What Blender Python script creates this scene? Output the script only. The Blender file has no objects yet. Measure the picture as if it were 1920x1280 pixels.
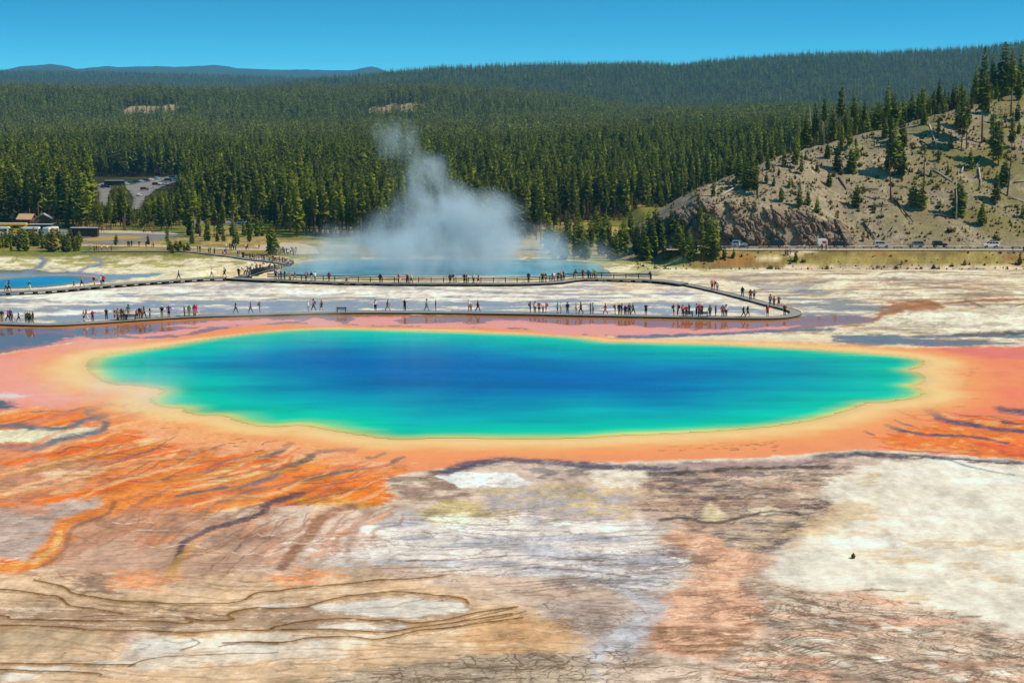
import bpy, bmesh, math, random
import numpy as np
from mathutils import Vector, Matrix
R = math.radians
SC = bpy.context.scene
COL = SC.collection

# ------------------------------------------------------------------ camera
EYE_Z = 35.0
FPX = 3000.0                       # focal length in photo pixels (1920 wide)
PITCH = math.atan((640 - 190) / FPX)
cam_d = bpy.data.cameras.new('camera')
cam_d.sensor_width = 36.0
cam_d.lens = 36.0 * FPX / 1920.0
cam_d.clip_start = 1.0
cam_d.clip_end = 60000.0
cam = bpy.data.objects.new('camera', cam_d)
COL.objects.link(cam)
cam.location = (0, 0, EYE_Z)
cam.rotation_euler = (math.pi / 2 - PITCH, 0, 0)
SC.camera = cam

# ------------------------------------------------------------------ sun and sky
SUN_DIR = Vector((0.72, -0.22, 0.88)).normalized()      # from the scene towards the sun
sun_d = bpy.data.lights.new('sun', 'SUN')
sun_d.energy = 3.6
sun_d.angle = R(0.55)
sun_d.color = (1.0, 0.965, 0.90)
sun = bpy.data.objects.new('sun', sun_d)
COL.objects.link(sun)
sun.rotation_euler = SUN_DIR.to_track_quat('Z', 'Y').to_euler()
sun.location = (0, 0, 200)
world = bpy.data.worlds.new('World')
SC.world = world
world.use_nodes = True
wn, wl = world.node_tree.nodes, world.node_tree.links
wn.clear()
w_out = wn.new('ShaderNodeOutputWorld')
w_bg = wn.new('ShaderNodeBackground')
w_sky = wn.new('ShaderNodeTexSky')
w_sky.sky_type = 'NISHITA'
w_sky.sun_disc = False
w_sky.sun_elevation = math.asin(SUN_DIR.z)
w_sky.sun_rotation = math.atan2(SUN_DIR.x, SUN_DIR.y)
w_sky.altitude = 2200
w_sky.air_density = 1.0
w_sky.dust_density = 0.0
w_sky.ozone_density = 3.0
w_hsv = wn.new('ShaderNodeHueSaturation')
w_hsv.inputs['Saturation'].default_value = 1.3
w_bg.inputs['Strength'].default_value = 0.15
# thin, clean mountain air: the white horizon band of the sky model is narrowed, all round
w_co = wn.new('ShaderNodeTexCoord')
w_mp = wn.new('ShaderNodeVectorMath')
w_mp.operation = 'MULTIPLY_ADD'
w_mp.inputs[1].default_value = (1, 1, 6.0)
w_mp.inputs[2].default_value = (0, 0, 0.035)
w_no = wn.new('ShaderNodeVectorMath')
w_no.operation = 'NORMALIZE'
wl.new(w_co.outputs['Generated'], w_mp.inputs[0])
wl.new(w_mp.outputs[0], w_no.inputs[0])
wl.new(w_no.outputs[0], w_sky.inputs['Vector'])
w_tint = wn.new('ShaderNodeMix')
w_tint.data_type = 'RGBA'
w_tint.blend_type = 'MULTIPLY'
w_tint.inputs[0].default_value = 1.0
w_tint.inputs[7].default_value = (0.60, 1.58, 1.12, 1)
wl.new(w_sky.outputs[0], w_hsv.inputs['Color'])
wl.new(w_hsv.outputs[0], w_tint.inputs[6])
wl.new(w_tint.outputs[2], w_bg.inputs['Color'])
wl.new(w_bg.outputs[0], w_out.inputs['Surface'])

SC.view_settings.view_transform = 'Standard'
SC.view_settings.look = 'None'
SC.view_settings.exposure = 0.25
SC.view_settings.gamma = 1.0
SC.view_settings.use_curve_mapping = False
cy = SC.cycles
cy.use_denoising = True
cy.max_bounces = 6
cy.diffuse_bounces = 2
cy.glossy_bounces = 3
cy.transmission_bounces = 3
cy.transparent_max_bounces = 6
cy.volume_bounces = 1
cy.volume_max_steps = 256
cy.sample_clamp_indirect = 4.0

# ------------------------------------------------------------------ helpers
rng = random.Random(7)
KEXP = np.array([0.94, 1.10, 1.32])  # radiance of a sunlit white surface, used to turn seen colours into base colours


def lin(c):
    c = np.asarray(c, dtype=float) / 255.0
    return np.where(c <= 0.04045, c / 12.92, ((c + 0.055) / 1.055) ** 2.4)


def alb(c):
    return np.clip(lin(c) / KEXP, 0, 0.9)


def sstep(a, b, x):
    t = np.clip((x - a) / (b - a), 0, 1)
    return t * t * (3 - 2 * t)


_lat = np.random.RandomState(11).rand(256, 256)


def vnoise(x, y):
    xi = np.floor(x).astype(int)
    yi = np.floor(y).astype(int)
    fx = x - xi
    fy = y - yi
    fx = fx * fx * (3 - 2 * fx)
    fy = fy * fy * (3 - 2 * fy)
    a = _lat[xi & 255, yi & 255]
    b = _lat[(xi + 1) & 255, yi & 255]
    c = _lat[xi & 255, (yi + 1) & 255]
    d = _lat[(xi + 1) & 255, (yi + 1) & 255]
    return (a + (b - a) * fx) * (1 - fy) + (c + (d - c) * fx) * fy


def fbm(x, y, octv=4, gain=0.5):
    s = 0.0
    amp = 1.0
    tot = 0.0
    for i in range(octv):
        s = s + amp * vnoise(x * (2.03 ** i) + 17.3 * i, y * (2.03 ** i) + 9.1 * i)
        tot += amp
        amp *= gain
    return s / tot


def interp(pts, x):
    p = np.asarray(pts, dtype=float)
    return np.interp(x, p[:, 0], p[:, 1])


# ---- height of the thermal basin (metres, the prismatic spring is 0) and of everything behind it
ROAD_Z = -6.7


def basin_z(X, Y):
    X = np.asarray(X, dtype=float)
    Y = np.asarray(Y, dtype=float)
    z = -11.0 * sstep(318, 452, Y) - 0.5 * sstep(460, 600, Y)
    # crater of the steaming pool
    ex = np.clip(np.minimum(sstep(-66, -55, X), 1 - sstep(20, 32, X)), 0, 1)
    ey = np.clip(np.minimum(sstep(323, 331, Y), 1 - sstep(450, 462, Y)), 0, 1)
    z = z - ex * ey * np.maximum(0, z + 10.4)
    # road embankment on the right
    em = sstep(42, 52, X) * sstep(440, 451, Y)
    z = z + em * np.maximum(0, (ROAD_Z - 0.25) - z)
    return z


HILL_CREST = [(20, -14), (35, -7), (45, 1), (55, 7.5), (72, 13.5), (91, 19.5), (110, 24.3), (129, 28), (149, 33), (172, 38), (215, 44), (330, 50)]


def hill_z(X, Y):
    X = np.asarray(X, dtype=float)
    Y = np.asarray(Y, dtype=float)
    zc = interp(HILL_CREST, X)
    foot = 465.5 + 10 * (1 - sstep(30, 60, X))
    s = 0.56
    up = ROAD_Z - 0.4 + s * (Y - foot)
    # rock face: steep lower part
    cl = sstep(40, 52, X) * (1 - sstep(88, 104, X))
    chh = np.minimum(zc + 6.5, interp([(40, 5), (55, 12.5), (75, 11), (90, 9), (104, 4)], X))
    steep = np.minimum(1.9 * np.maximum(Y - foot, 0), chh) + np.maximum(0, Y - foot - chh / 1.9) * 0.46
    up = up * (1 - cl) + (ROAD_Z - 0.4 + steep) * cl
    yc = foot + (zc - ROAD_Z) / s
    back = zc - 0.12 * np.maximum(0, Y - yc)
    k = 2.5
    h = -np.log(np.exp(-np.clip(up, -40, 90) / k) + np.exp(-np.clip(back, -40, 90) / k)) * k
    n = fbm(X / 14.0, Y / 14.0, 4) - 0.5
    n2 = fbm(X / 3.2 + 50, Y / 3.2, 3) - 0.5
    n3 = np.abs(fbm(X / 6.0 + 80, Y / 9.0 + 7, 4, 0.6) - 0.5)
    return h + (n * 3.0 + n2 * 1.1 - n3 * 2.2) * sstep(466, 476, Y)


def lift(p, D, tree):
    return np.array([(x, EYE_Z + (190 - y) * D / FPX - tree) for x, y in p])


RIDGE2 = lift([(-500, 158), (0, 160), (240, 166), (480, 170), (620, 168), (730, 165), (792, 160), (855, 164), (960, 172), (1035, 179), (1110, 190), (1210, 205), (1400, 225), (2400, 235)], 2600, 17)
RIDGE3 = lift([(-500, 205), (150, 192), (300, 180), (480, 164), (605, 148), (730, 137), (830, 129), (955, 126), (1060, 123), (1160, 121), (1210, 122), (1260, 125), (1310, 118), (1385, 113), (1440, 111), (1565, 103), (1652, 102), (1690, 98), (1765, 96), (1815, 91), (1920, 83), (2400, 70)], 4600, 15)
RIDGE4 = lift([(-500, 132), (0, 136), (200, 136), (300, 139), (480, 145), (620, 150), (900, 165), (2400, 190)], 6800, 13)


def valley_z(X, Y):
    X = np.asarray(X, dtype=float)
    Y = np.asarray(Y, dtype=float)
    b = 960 + X / Y * FPX
    z = -11.5 + 0 * Y
    z = z + 13 * sstep(900, 1500, b) * sstep(620, 1000, Y) + 6 * sstep(1000, 1900, Y)
    z = z + (fbm(X / 190.0, Y / 190.0, 3) - 0.5) * 10 * sstep(750, 1300, Y)

    def ridge(prof, y0, d, y1):
        t = interp(prof, b)
        u = sstep(y0, d, Y) * (1 - 0.75 * sstep(d, y1, Y))
        return -11.5 + (t + 11.5) * u

    wob = (fbm(X / 420.0 + 5, Y / 420.0, 4) - 0.5)
    z = np.maximum(z, ridge(RIDGE2, 1750, 2600, 3300) + wob * 16 * sstep(1750, 2300, Y) * (1 - sstep(2450, 2600, Y)))
    z = np.maximum(z, ridge(RIDGE3, 2900, 4600, 5600) + wob * 60 * sstep(3000, 3700, Y) * (1 - sstep(4200, 4600, Y)))
    z = np.maximum(z, ridge(RIDGE4, 5200, 6800, 7600))
    return z


def ray(px, py):
    dx = (px - 960) / FPX
    dv = (640 - py) / FPX
    c, s = math.cos(PITCH), math.sin(PITCH)
    return dx, c + dv * s, -s + dv * c          # X, Y, Z per unit


def seen_from_photo(X, Y, Z):
    """survey chart: where a point of the ground stands in the photograph's frame"""
    c, s = math.cos(PITCH), math.sin(PITCH)
    dz = Z - EYE_Z
    f = Y * c - dz * s
    u = Y * s + dz * c
    return 960 + FPX * X / f, 640 - FPX * u / f


def on_plane(px, py, z=0.0):
    dx, dy, dz = ray(px, py)
    t = (z - EYE_Z) / dz
    return Vector((dx * t, dy * t, z))


def on_ground(px, py, lift_z=0.0, fn=basin_z, y0=90.0, y1=1200.0):
    """first hit of a sight line with the ground"""
    dx, dy, dz = ray(px, py)
    Y = np.linspace(y0, y1, 2400)
    t = Y / dy
    Zr = EYE_Z + dz * t
    Zg = fn(dx * t, Y) + lift_z
    k = np.argmax(Zr <= Zg)
    if Zr[k] > Zg[k]:
        k = len(Y) - 1
    elif k > 0:
        a = (Zr[k - 1] - Zg[k - 1])
        b = (Zr[k] - Zg[k])
        f = a / (a - b)
        yy = Y[k - 1] + f * (Y[k] - Y[k - 1])
        tt = yy / dy
        return Vector((dx * tt, yy, float(fn(np.array([dx * tt]), np.array([yy]))[0]) + lift_z))
    return Vector((dx * t[k], Y[k], Zg[k]))


# ---- scene-building helpers
def tag(o, label=None, cat=None, group=None, kind=None):
    if label:
        o['label'] = label
    if cat:
        o['category'] = cat
    if group:
        o['group'] = group
    if kind:
        o['kind'] = kind
    return o


def empty(name, loc, rz=0.0):
    o = bpy.data.objects.new(name, None)
    o.empty_display_size = 0.3
    COL.objects.link(o)
    o.location = loc
    o.rotation_euler = (0, 0, rz)
    return o


def mesh_obj(name, verts, faces, mats, parent=None, smooth=False, fmat=None):
    me = bpy.data.meshes.new(name)
    me.from_pydata([tuple(v) for v in verts], [], faces)
    for m in (mats if isinstance(mats, (list, tuple)) else [mats]):
        me.materials.append(m)
    if fmat is not None:
        me.polygons.foreach_set('material_index', fmat)
    if smooth:
        me.polygons.foreach_set('use_smooth', [True] * len(me.polygons))
    me.update()
    o = bpy.data.objects.new(name, me)
    COL.objects.link(o)
    if parent is not None:
        o.parent = parent
    return o


def inst(name, me, parent=None, loc=None):
    o = bpy.data.objects.new(name, me)
    COL.objects.link(o)
    if parent is not None:
        o.parent = parent
    if loc is not None:
        o.location = loc
    return o


def grid_mesh(name, X, Y, Z, mat, attrs=None, color=None):
    """rows x cols numpy arrays -> one smooth sheet"""
    nr, nc = X.shape
    me = bpy.data.meshes.new(name)
    co = np.stack([X, Y, Z], -1).reshape(-1, 3).astype(np.float32)
    i = np.arange(nr * nc).reshape(nr, nc)
    q = np.stack([i[:-1, :-1], i[:-1, 1:], i[1:, 1:], i[1:, :-1]], -1).reshape(-1, 4)
    me.vertices.add(len(co))
    me.vertices.foreach_set('co', co.ravel())
    me.loops.add(q.size)
    me.loops.foreach_set('vertex_index', q.ravel().astype(np.int32))
    me.polygons.add(len(q))
    me.polygons.foreach_set('loop_start', np.arange(0, q.size, 4, dtype=np.int32))
    me.polygons.foreach_set('use_smooth', np.ones(len(q), dtype=bool))
    me.update(calc_edges=True)
    me.validate()
    if color is not None:
        ca = me.color_attributes.new('Col', 'FLOAT_COLOR', 'POINT')
        c4 = np.ones((len(co), 4), dtype=np.float32)
        c4[:, :3] = color.reshape(-1, 3)
        ca.data.foreach_set('color', c4.ravel())
    for k, v in (attrs or {}).items():
        at = me.attributes.new(k, 'FLOAT', 'POINT')
        at.data.foreach_set('value', v.ravel().astype(np.float32))
    me.materials.append(mat)
    o = bpy.data.objects.new(name, me)
    COL.objects.link(o)
    return o


class MB:
    """collects boxes, tubes and prisms into one mesh"""

    def __init__(self):
        self.v, self.f, self.m = [], [], []

    def box(self, c, s, mi=0, rz=0.0, rx=0.0, ry=0.0, taper=1.0):
        M = Matrix.Translation(c) @ Matrix.Rotation(rz, 4, 'Z') @ Matrix.Rotation(ry, 4, 'Y') @ Matrix.Rotation(rx, 4, 'X')
        b = len(self.v)
        for z in (-0.5, 0.5):
            k = taper if z > 0 else 1.0
            for x, y in ((-0.5, -0.5), (0.5, -0.5), (0.5, 0.5), (-0.5, 0.5)):
                self.v.append(M @ Vector((x * s[0] * k, y * s[1] * k, z * s[2])))
        for q in ((3, 2, 1, 0), (4, 5, 6, 7), (0, 1, 5, 4), (1, 2, 6, 5), (2, 3, 7, 6), (3, 0, 4, 7)):
            self.f.append([b + i for i in q])
            self.m.append(mi)
        return self

    def tube(self, pts, rad, n=6, mi=0):
        pts = [Vector(p) for p in pts]
        rad = rad if isinstance(rad, (list, tuple)) else [rad] * len(pts)
        b = len(self.v)
        for i, p in enumerate(pts):
            d = (pts[min(i + 1, len(pts) - 1)] - pts[max(i - 1, 0)]).normalized()
            a = d.orthogonal().normalized() if abs(d.z) < 0.9 else (Vector((1, 0, 0)) - d * d.x).normalized()
            c = d.cross(a)
            for k in range(n):
                t = 2 * math.pi * k / n
                self.v.append(p + (a * math.cos(t) + c * math.sin(t)) * rad[i])
        for i in range(len(pts) - 1):
            for k in range(n):
                self.f.append([b + i * n + k, b + i * n + (k + 1) % n, b + (i + 1) * n + (k + 1) % n, b + (i + 1) * n + k])
                self.m.append(mi)
        self.f.append([b + k for k in range(n)][::-1])
        self.f.append([b + (len(pts) - 1) * n + k for k in range(n)])
        self.m += [mi, mi]
        return self

    def prism(self, prof, y0, y1, mi=0, inset=0.0):
        """side outline in x-z extruded across y; inset narrows the upper points"""
        b = len(self.v)
        n = len(prof)
        zs = [p[1] for p in prof]
        lo, hi = min(zs), max(zs)
        for y, sg in ((y0, 1), (y1, -1)):
            for x, z in prof:
                k = inset * (z - lo) / (hi - lo + 1e-6)
                self.v.append(Vector((x, y + sg * k, z)))
        self.f.append([b + i for i in range(n)])
        self.f.append([b + n + i for i in range(n)][::-1])
        self.m += [mi, mi]
        for i in range(n):
            j = (i + 1) % n
            self.f.append([b + j, b + i, b + n + i, b + n + j])
            self.m.append(mi)
        return self

    def build(self, name, mats, parent=None, smooth=False):
        return mesh_obj(name, self.v, self.f, mats, parent, smooth, self.m)

    def mesh(self, name, mats, smooth=False):
        me = bpy.data.meshes.new(name)
        me.from_pydata([tuple(v) for v in self.v], [], self.f)
        for m in (mats if isinstance(mats, (list, tuple)) else [mats]):
            me.materials.append(m)
        me.polygons.foreach_set('material_index', self.m)
        if smooth:
            me.polygons.foreach_set('use_smooth', [True] * len(me.polygons))
        me.update()
        return me


# ------------------------------------------------------------------ materials
def new_mat(name):
    m = bpy.data.materials.new(name)
    m.use_nodes = True
    nt = m.node_tree
    return m, nt.nodes, nt.links, nt.nodes['Principled BSDF']


def plain(name, col, rough=0.8, spec=0.3, var=0.12, scale=3.0, metal=0.0, srgb=True):
    """base colour with a little procedural mottling"""
    m, n, l, b = new_mat(name)
    c = alb(col) if srgb else np.asarray(col)
    co = n.new('ShaderNodeTexCoord')
    nz = n.new('ShaderNodeTexNoise')
    nz.inputs['Scale'].default_value = scale
    nz.inputs['Detail'].default_value = 4
    l.new(co.outputs['Object'], nz.inputs['Vector'])
    mx = n.new('ShaderNodeMix')
    mx.data_type = 'RGBA'
    mx.inputs[6].default_value = (*[float(x * (1 - var)) for x in c], 1)
    mx.inputs[7].default_value = (*[float(min(0.9, x * (1 + var))) for x in c], 1)
    l.new(nz.outputs[0], mx.inputs[0])
    l.new(mx.outputs[2], b.inputs['Base Color'])
    b.inputs['Roughness'].default_value = rough
    b.inputs['Specular IOR Level'].default_value = spec
    b.inputs['Metallic'].default_value = metal
    return m


def math_node(n, op, a=None, b=None, clamp=False):
    x = n.new('ShaderNodeMath')
    x.operation = op
    x.use_clamp = clamp
    for i, v in enumerate((a, b)):
        if isinstance(v, (int, float)):
            x.inputs[i].default_value = v
    return x


def chain(n, l, op, a, b, clamp=False):
    x = math_node(n, op, a, b, clamp)
    for i, v in enumerate((a, b)):
        if v is not None and not isinstance(v, (int, float)):
            l.new(v, x.inputs[i])
    return x.outputs[0]


def ramp(n, l, fac, stops):
    r = n.new('ShaderNodeValToRGB')
    e = r.color_ramp.elements
    while len(e) > 1:
        e.remove(e[-1])
    for i, (p, c) in enumerate(stops):
        k = e[0] if i == 0 else e.new(p)
        k.position = p
        k.color = (*c, 1) if len(c) == 3 else c
    l.new(fac, r.inputs[0])
    return r.outputs[0]


def g3(v):
    return (v, v, v)


def noise(n, l, vec, scale, detail=5, rough=0.55, dist=0.0):
    x = n.new('ShaderNodeTexNoise')
    x.inputs['Scale'].default_value = scale
    x.inputs['Detail'].default_value = detail
    x.inputs['Roughness'].default_value = rough
    x.inputs['Distortion'].default_value = dist
    if vec is not None:
        l.new(vec, x.inputs['Vector'])
    return x.outputs[0]


def mixcol(n, l, fac, a, b, blend='MIX'):
    x = n.new('ShaderNodeMix')
    x.data_type = 'RGBA'
    x.blend_type = blend
    for sock, v in ((0, fac), (6, a), (7, b)):
        if isinstance(v, (int, float)):
            x.inputs[sock].default_value = v
        elif isinstance(v, tuple):
            x.inputs[sock].default_value = (*v, 1) if len(v) == 3 else v
        else:
            l.new(v, x.inputs[sock])
    return x.outputs[2]


def basin_material():
    m, n, l, b = new_mat('mineral_crust_and_bacterial_mat')
    geo = n.new('ShaderNodeNewGeometry')
    pos = geo.outputs['Position']
    ca = n.new('ShaderNodeVertexColor')
    ca.layer_name = 'Col'

    def attr(k):
        a = n.new('ShaderNodeAttribute')
        a.attribute_name = k
        return a.outputs['Fac']

    wet, crack, grain = attr('wet'), attr('crack'), attr('grain')
    mp = n.new('ShaderNodeMapping')
    mp.inputs['Scale'].default_value = (0.55, 1.0, 1.0)
    l.new(pos, mp.inputs['Vector'])
    fine = noise(n, l, mp.outputs[0], 2.8, 4, 0.75)
    col = ca.outputs['Color']
    # blotches and fine grain in the crust itself
    k2 = ramp(n, l, fine, [(0.28, g3(0.55)), (0.5, g3(1.0)), (0.74, g3(1.38))])
    col = mixcol(n, l, chain(n, l, 'MULTIPLY', grain, 0.9), col, mixcol(n, l, 1.0, col, k2, 'MULTIPLY'))
    # shrinkage cracks and rills
    wv = n.new('ShaderNodeVectorMath')
    wv.operation = 'ADD'
    nz = n.new('ShaderNodeTexNoise')
    nz.inputs['Scale'].default_value = 0.5
    nz.inputs['Detail'].default_value = 4
    l.new(pos, nz.inputs['Vector'])
    sc = n.new('ShaderNodeVectorMath')
    sc.operation = 'SCALE'
    sc.inputs['Scale'].default_value = 3.0
    l.new(nz.outputs['Color'], sc.inputs[0])
    l.new(pos, wv.inputs[0])
    l.new(sc.outputs[0], wv.inputs[1])
    mp2 = n.new('ShaderNodeMapping')
    mp2.inputs['Scale'].default_value = (0.8, 1.05, 0.0)
    mp2.inputs['Rotation'].default_value = (0, 0, 0.25)
    l.new(wv.outputs[0], mp2.inputs['Vector'])
    vo = n.new('ShaderNodeTexVoronoi')
    vo.feature = 'DISTANCE_TO_EDGE'
    vo.inputs['Scale'].default_value = 1.0
    l.new(mp2.outputs[0], vo.inputs['Vector'])
    line = ramp(n, l, vo.outputs['Distance'], [(0.0, g3(0.85)), (0.03, g3(0.6)), (0.07, g3(0.0))])
    thin = ramp(n, l, noise(n, l, pos, 0.16, 3), [(0.36, g3(0.15)), (0.58, g3(1.0))])
    cm = chain(n, l, 'MULTIPLY', chain(n, l, 'MULTIPLY', line, crack), thin)
    col = mixcol(n, l, cm, col, (0.11, 0.062, 0.03))
    l.new(col, b.inputs['Base Color'])
    rg = chain(n, l, 'SUBTRACT', 0.9, chain(n, l, 'MULTIPLY', wet, 0.86), True)
    l.new(rg, b.inputs['Roughness'])
    b.inputs['IOR'].default_value = 1.33
    l.new(chain(n, l, 'ADD', chain(n, l, 'MULTIPLY', wet, 0.36), 0.12), b.inputs['Specular IOR Level'])
    # relief
    hgt = chain(n, l, 'MULTIPLY', fine, 0.06)
    hgt = chain(n, l, 'MULTIPLY', hgt, chain(n, l, 'SUBTRACT', 1.02, wet))
    bp = n.new('ShaderNodeBump')
    bp.inputs['Strength'].default_value = 0.7
    bp.inputs['Distance'].default_value = 1.0
    l.new(hgt, bp.inputs['Height'])
    l.new(bp.outputs[0], b.inputs['Normal'])
    return m


def water_material(name, ripple=0.006, rough=0.04):
    m, n, l, b = new_mat(name)
    geo = n.new('ShaderNodeNewGeometry')
    ca = n.new('ShaderNodeVertexColor')
    ca.layer_name = 'Col'
    mp = n.new('ShaderNodeMapping')
    mp.inputs['Scale'].default_value = (0.3, 1.0, 1.0)
    l.new(geo.outputs['Position'], mp.inputs['Vector'])
    big = noise(n, l, mp.outputs[0], 0.12, 6, 0.6)
    k = ramp(n, l, big, [(0.3, g3(0.74)), (0.7, g3(1.24))])
    l.new(mixcol(n, l, 1.0, ca.outputs['Color'], k, 'MULTIPLY'), b.inputs['Base Color'])
    b.inputs['Roughness'].default_value = rough
    b.inputs['IOR'].default_value = 1.33
    b.inputs['Specular IOR Level'].default_value = 0.5
    rp = noise(n, l, mp.outputs[0], 1.4, 5, 0.65)
    bp = n.new('ShaderNodeBump')
    bp.inputs['Strength'].default_value = 1.0
    bp.inputs['Distance'].default_value = ripple
    l.new(rp, bp.inputs['Height'])
    l.new(bp.outputs[0], b.inputs['Normal'])
    return m


# ------------------------------------------------------------------ figures
def body_mesh(name, J, sit=False):
    """one continuous skinned figure, 1.72 m tall; face groups: 0 skin 1 top 2 thighs 3 shins 4 shoes 5 hair 6 forearms"""
    order = list(J.keys())
    co = [J[k][0] for k in order]
    ix = {k: i for i, k in enumerate(order)}
    E = [('pelvis', 'waist'), ('waist', 'chest'), ('chest', 'neck'), ('neck', 'head'), ('head', 'crown')]
    for s in 'lr':
        E += [('chest', 'sh' + s), ('sh' + s, 'el' + s), ('el' + s, 'wr' + s), ('wr' + s, 'ha' + s), ('pelvis', 'hi' + s), ('hi' + s, 'kn' + s), ('kn' + s, 'an' + s), ('an' + s, 'to' + s)]
    me = bpy.data.meshes.new(name + '_rig')
    me.from_pydata(co, [(ix[a], ix[b]) for a, b in E], [])
    o = bpy.data.objects.new(name + '_rig', me)
    COL.objects.link(o)
    sk = o.modifiers.new('skin', 'SKIN')
    sk.use_smooth_shade = True
    sk.branch_smoothing = 0.4
    for i, k in enumerate(order):
        me.skin_vertices[0].data[i].radius = tuple(q * 1.32 for q in J[k][1])
        me.skin_vertices[0].data[i].use_root = (k == 'pelvis')
    o.modifiers.new('sub', 'SUBSURF').levels = 1
    dg = bpy.context.evaluated_depsgraph_get()
    dg.update()
    out = bpy.data.meshes.new_from_object(o.evaluated_get(dg))
    out.name = name
    bpy.data.objects.remove(o)
    B = {'pelvis': 2, 'waist': 1, 'chest': 1, 'neck': 0, 'head': 0, 'crown': 5}
    seg = []
    for a, b in E:
        g = 1
        if b in ('head', 'crown'):
            g = 0
        elif b.startswith('el') or b.startswith('sh'):
            g = 1
        elif b.startswith('wr'):
            g = 6
        elif b.startswith('ha'):
            g = 0
        elif b.startswith('hi') or b.startswith('kn'):
            g = 2
        elif b.startswith('an'):
            g = 3
        elif b.startswith('to'):
            g = 4
        seg.append((np.array(J[a][0]), np.array(J[b][0]), g))
    hc = np.array(J['head'][0])
    idx = []
    for p in out.polygons:
        c = np.array(p.center)
        best, g = 9, 1
        for a, b, gg in seg:
            e = b - a
            t = np.clip(np.dot(c - a, e) / np.dot(e, e), 0, 1)
            d = np.linalg.norm(c - a - e * t)
            if d < best:
                best, g = d, gg
        if g == 0 and np.linalg.norm(c - hc) < 0.3 and (c[2] > hc[2] + 0.06 or (c[1] > hc[1] + 0.02 and c[2] > hc[2] - 0.10)):
            g = 5
        if g == 1 and c[2] < J['pelvis'][0][2] + 0.04:
            g = 2
        idx.append(g)
    out.materials.clear()
    for _ in range(7):
        out.materials.append(None)
    out.polygons.foreach_set('material_index', idx)
    out.polygons.foreach_set('use_smooth', [True] * len(out.polygons))
    out.update()
    return out


def joints(la=(0, 0), ra=(0, 0), step=0.0, arms='down', lean=0.0):
    """figure faces -y; arms: down, photo, hips, swing"""
    J = {'pelvis': ((0, 0, 0.93), (0.145, 0.105)), 'waist': ((0, -0.01 - lean * .3, 1.10), (0.135, 0.098)), 'chest': ((0, 0.0 - lean, 1.33), (0.165, 0.11)), 'neck': ((0, -0.005 - lean, 1.49), (0.055, 0.055)), 'head': ((0, -0.025 - lean, 1.60), (0.088, 0.105)), 'crown': ((0, -0.01 - lean, 1.68), (0.06, 0.07))}
    for s, q in (('l', 1), ('r', -1)):
        sw = step * q
        J['sh' + s] = ((0.185 * q, -lean, 1.40), (0.062, 0.062))
        if arms == 'down':
            J['el' + s] = ((0.245 * q, 0.03 + 0.10 * sw, 1.12), (0.047, 0.047))
            J['wr' + s] = ((0.25 * q, -0.04 + 0.24 * sw, 0.89), (0.034, 0.034))
            J['ha' + s] = ((0.245 * q, -0.06 + 0.28 * sw, 0.79), (0.036, 0.026))
        elif arms == 'photo':
            J['el' + s] = ((0.26 * q, -0.16 - lean, 1.24), (0.047, 0.047))
            J['wr' + s] = ((0.11 * q, -0.34 - lean, 1.46), (0.034, 0.034))
            J['ha' + s] = ((0.06 * q, -0.36 - lean, 1.55), (0.034, 0.03))
        elif arms == 'hips':
            J['el' + s] = ((0.36 * q, 0.06, 1.16), (0.047, 0.047))
            J['wr' + s] = ((0.20 * q, -0.05, 1.02), (0.034, 0.034))
            J['ha' + s] = ((0.15 * q, -0.10, 0.98), (0.034, 0.028))
        elif arms == 'point':
            if q == 1:
                J['el' + s] = ((0.40 * q, -0.12, 1.36), (0.045, 0.045))
                J['wr' + s] = ((0.58 * q, -0.28, 1.44), (0.033, 0.033))
                J['ha' + s] = ((0.65 * q, -0.34, 1.47), (0.034, 0.026))
            else:
                J['el' + s] = ((0.25 * q, 0.03, 1.12), (0.047, 0.047))
                J['wr' + s] = ((0.22 * q, -0.12, 0.95), (0.034, 0.034))
                J['ha' + s] = ((0.20 * q, -0.18, 0.90), (0.035, 0.026))
        f = -0.30 * sw
        J['hi' + s] = ((0.092 * q, 0, 0.86), (0.10, 0.10))
        J['kn' + s] = ((0.10 * q, f * 0.62 - 0.03, 0.49), (0.066, 0.066))
        J['an' + s] = ((0.105 * q, f + (0.12 if sw < 0 else 0.0) * abs(step), 0.10 + (0.05 if sw < 0 else 0) * abs(step)), (0.046, 0.05))
        J['to' + s] = ((0.115 * q, f - 0.15 + (0.12 if sw < 0 else 0) * abs(step), 0.045), (0.046, 0.04))
    return J


def seated():
    J = joints()
    for s, q in (('l', 1), ('r', -1)):
        J['hi' + s] = ((0.10 * q, -0.06, 0.50), (0.10, 0.10))
        J['kn' + s] = ((0.11 * q, -0.46, 0.50), (0.066, 0.066))
        J['an' + s] = ((0.11 * q, -0.46, 0.10), (0.046, 0.05))
        J['to' + s] = ((0.12 * q, -0.60, 0.045), (0.046, 0.04))
        J['el' + s] = ((0.25 * q, -0.08, 0.72), (0.047, 0.047))
        J['wr' + s] = ((0.16 * q, -0.30, 0.62), (0.034, 0.034))
        J['ha' + s] = ((0.12 * q, -0.38, 0.60), (0.034, 0.028))
    for k in ('pelvis', 'waist', 'chest', 'neck', 'head', 'crown', 'shl', 'shr'):
        (x, y, z), r = J[k]
        J[k] = ((x, y, z - 0.40), r)
    J['pelvis'] = ((0, 0.02, 0.54), (0.15, 0.11))
    return J


POSE = {'stand': body_mesh('person_body', joints()), 'walk': body_mesh('person_body', joints(step=0.9)), 'walk2': body_mesh('person_body', joints(step=-0.8)), 'photo': body_mesh('person_body', joints(arms='photo')), 'hips': body_mesh('person_body', joints(arms='hips')), 'point': body_mesh('person_body', joints(arms='point')), 'sit': body_mesh('person_body', seated())}


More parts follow.
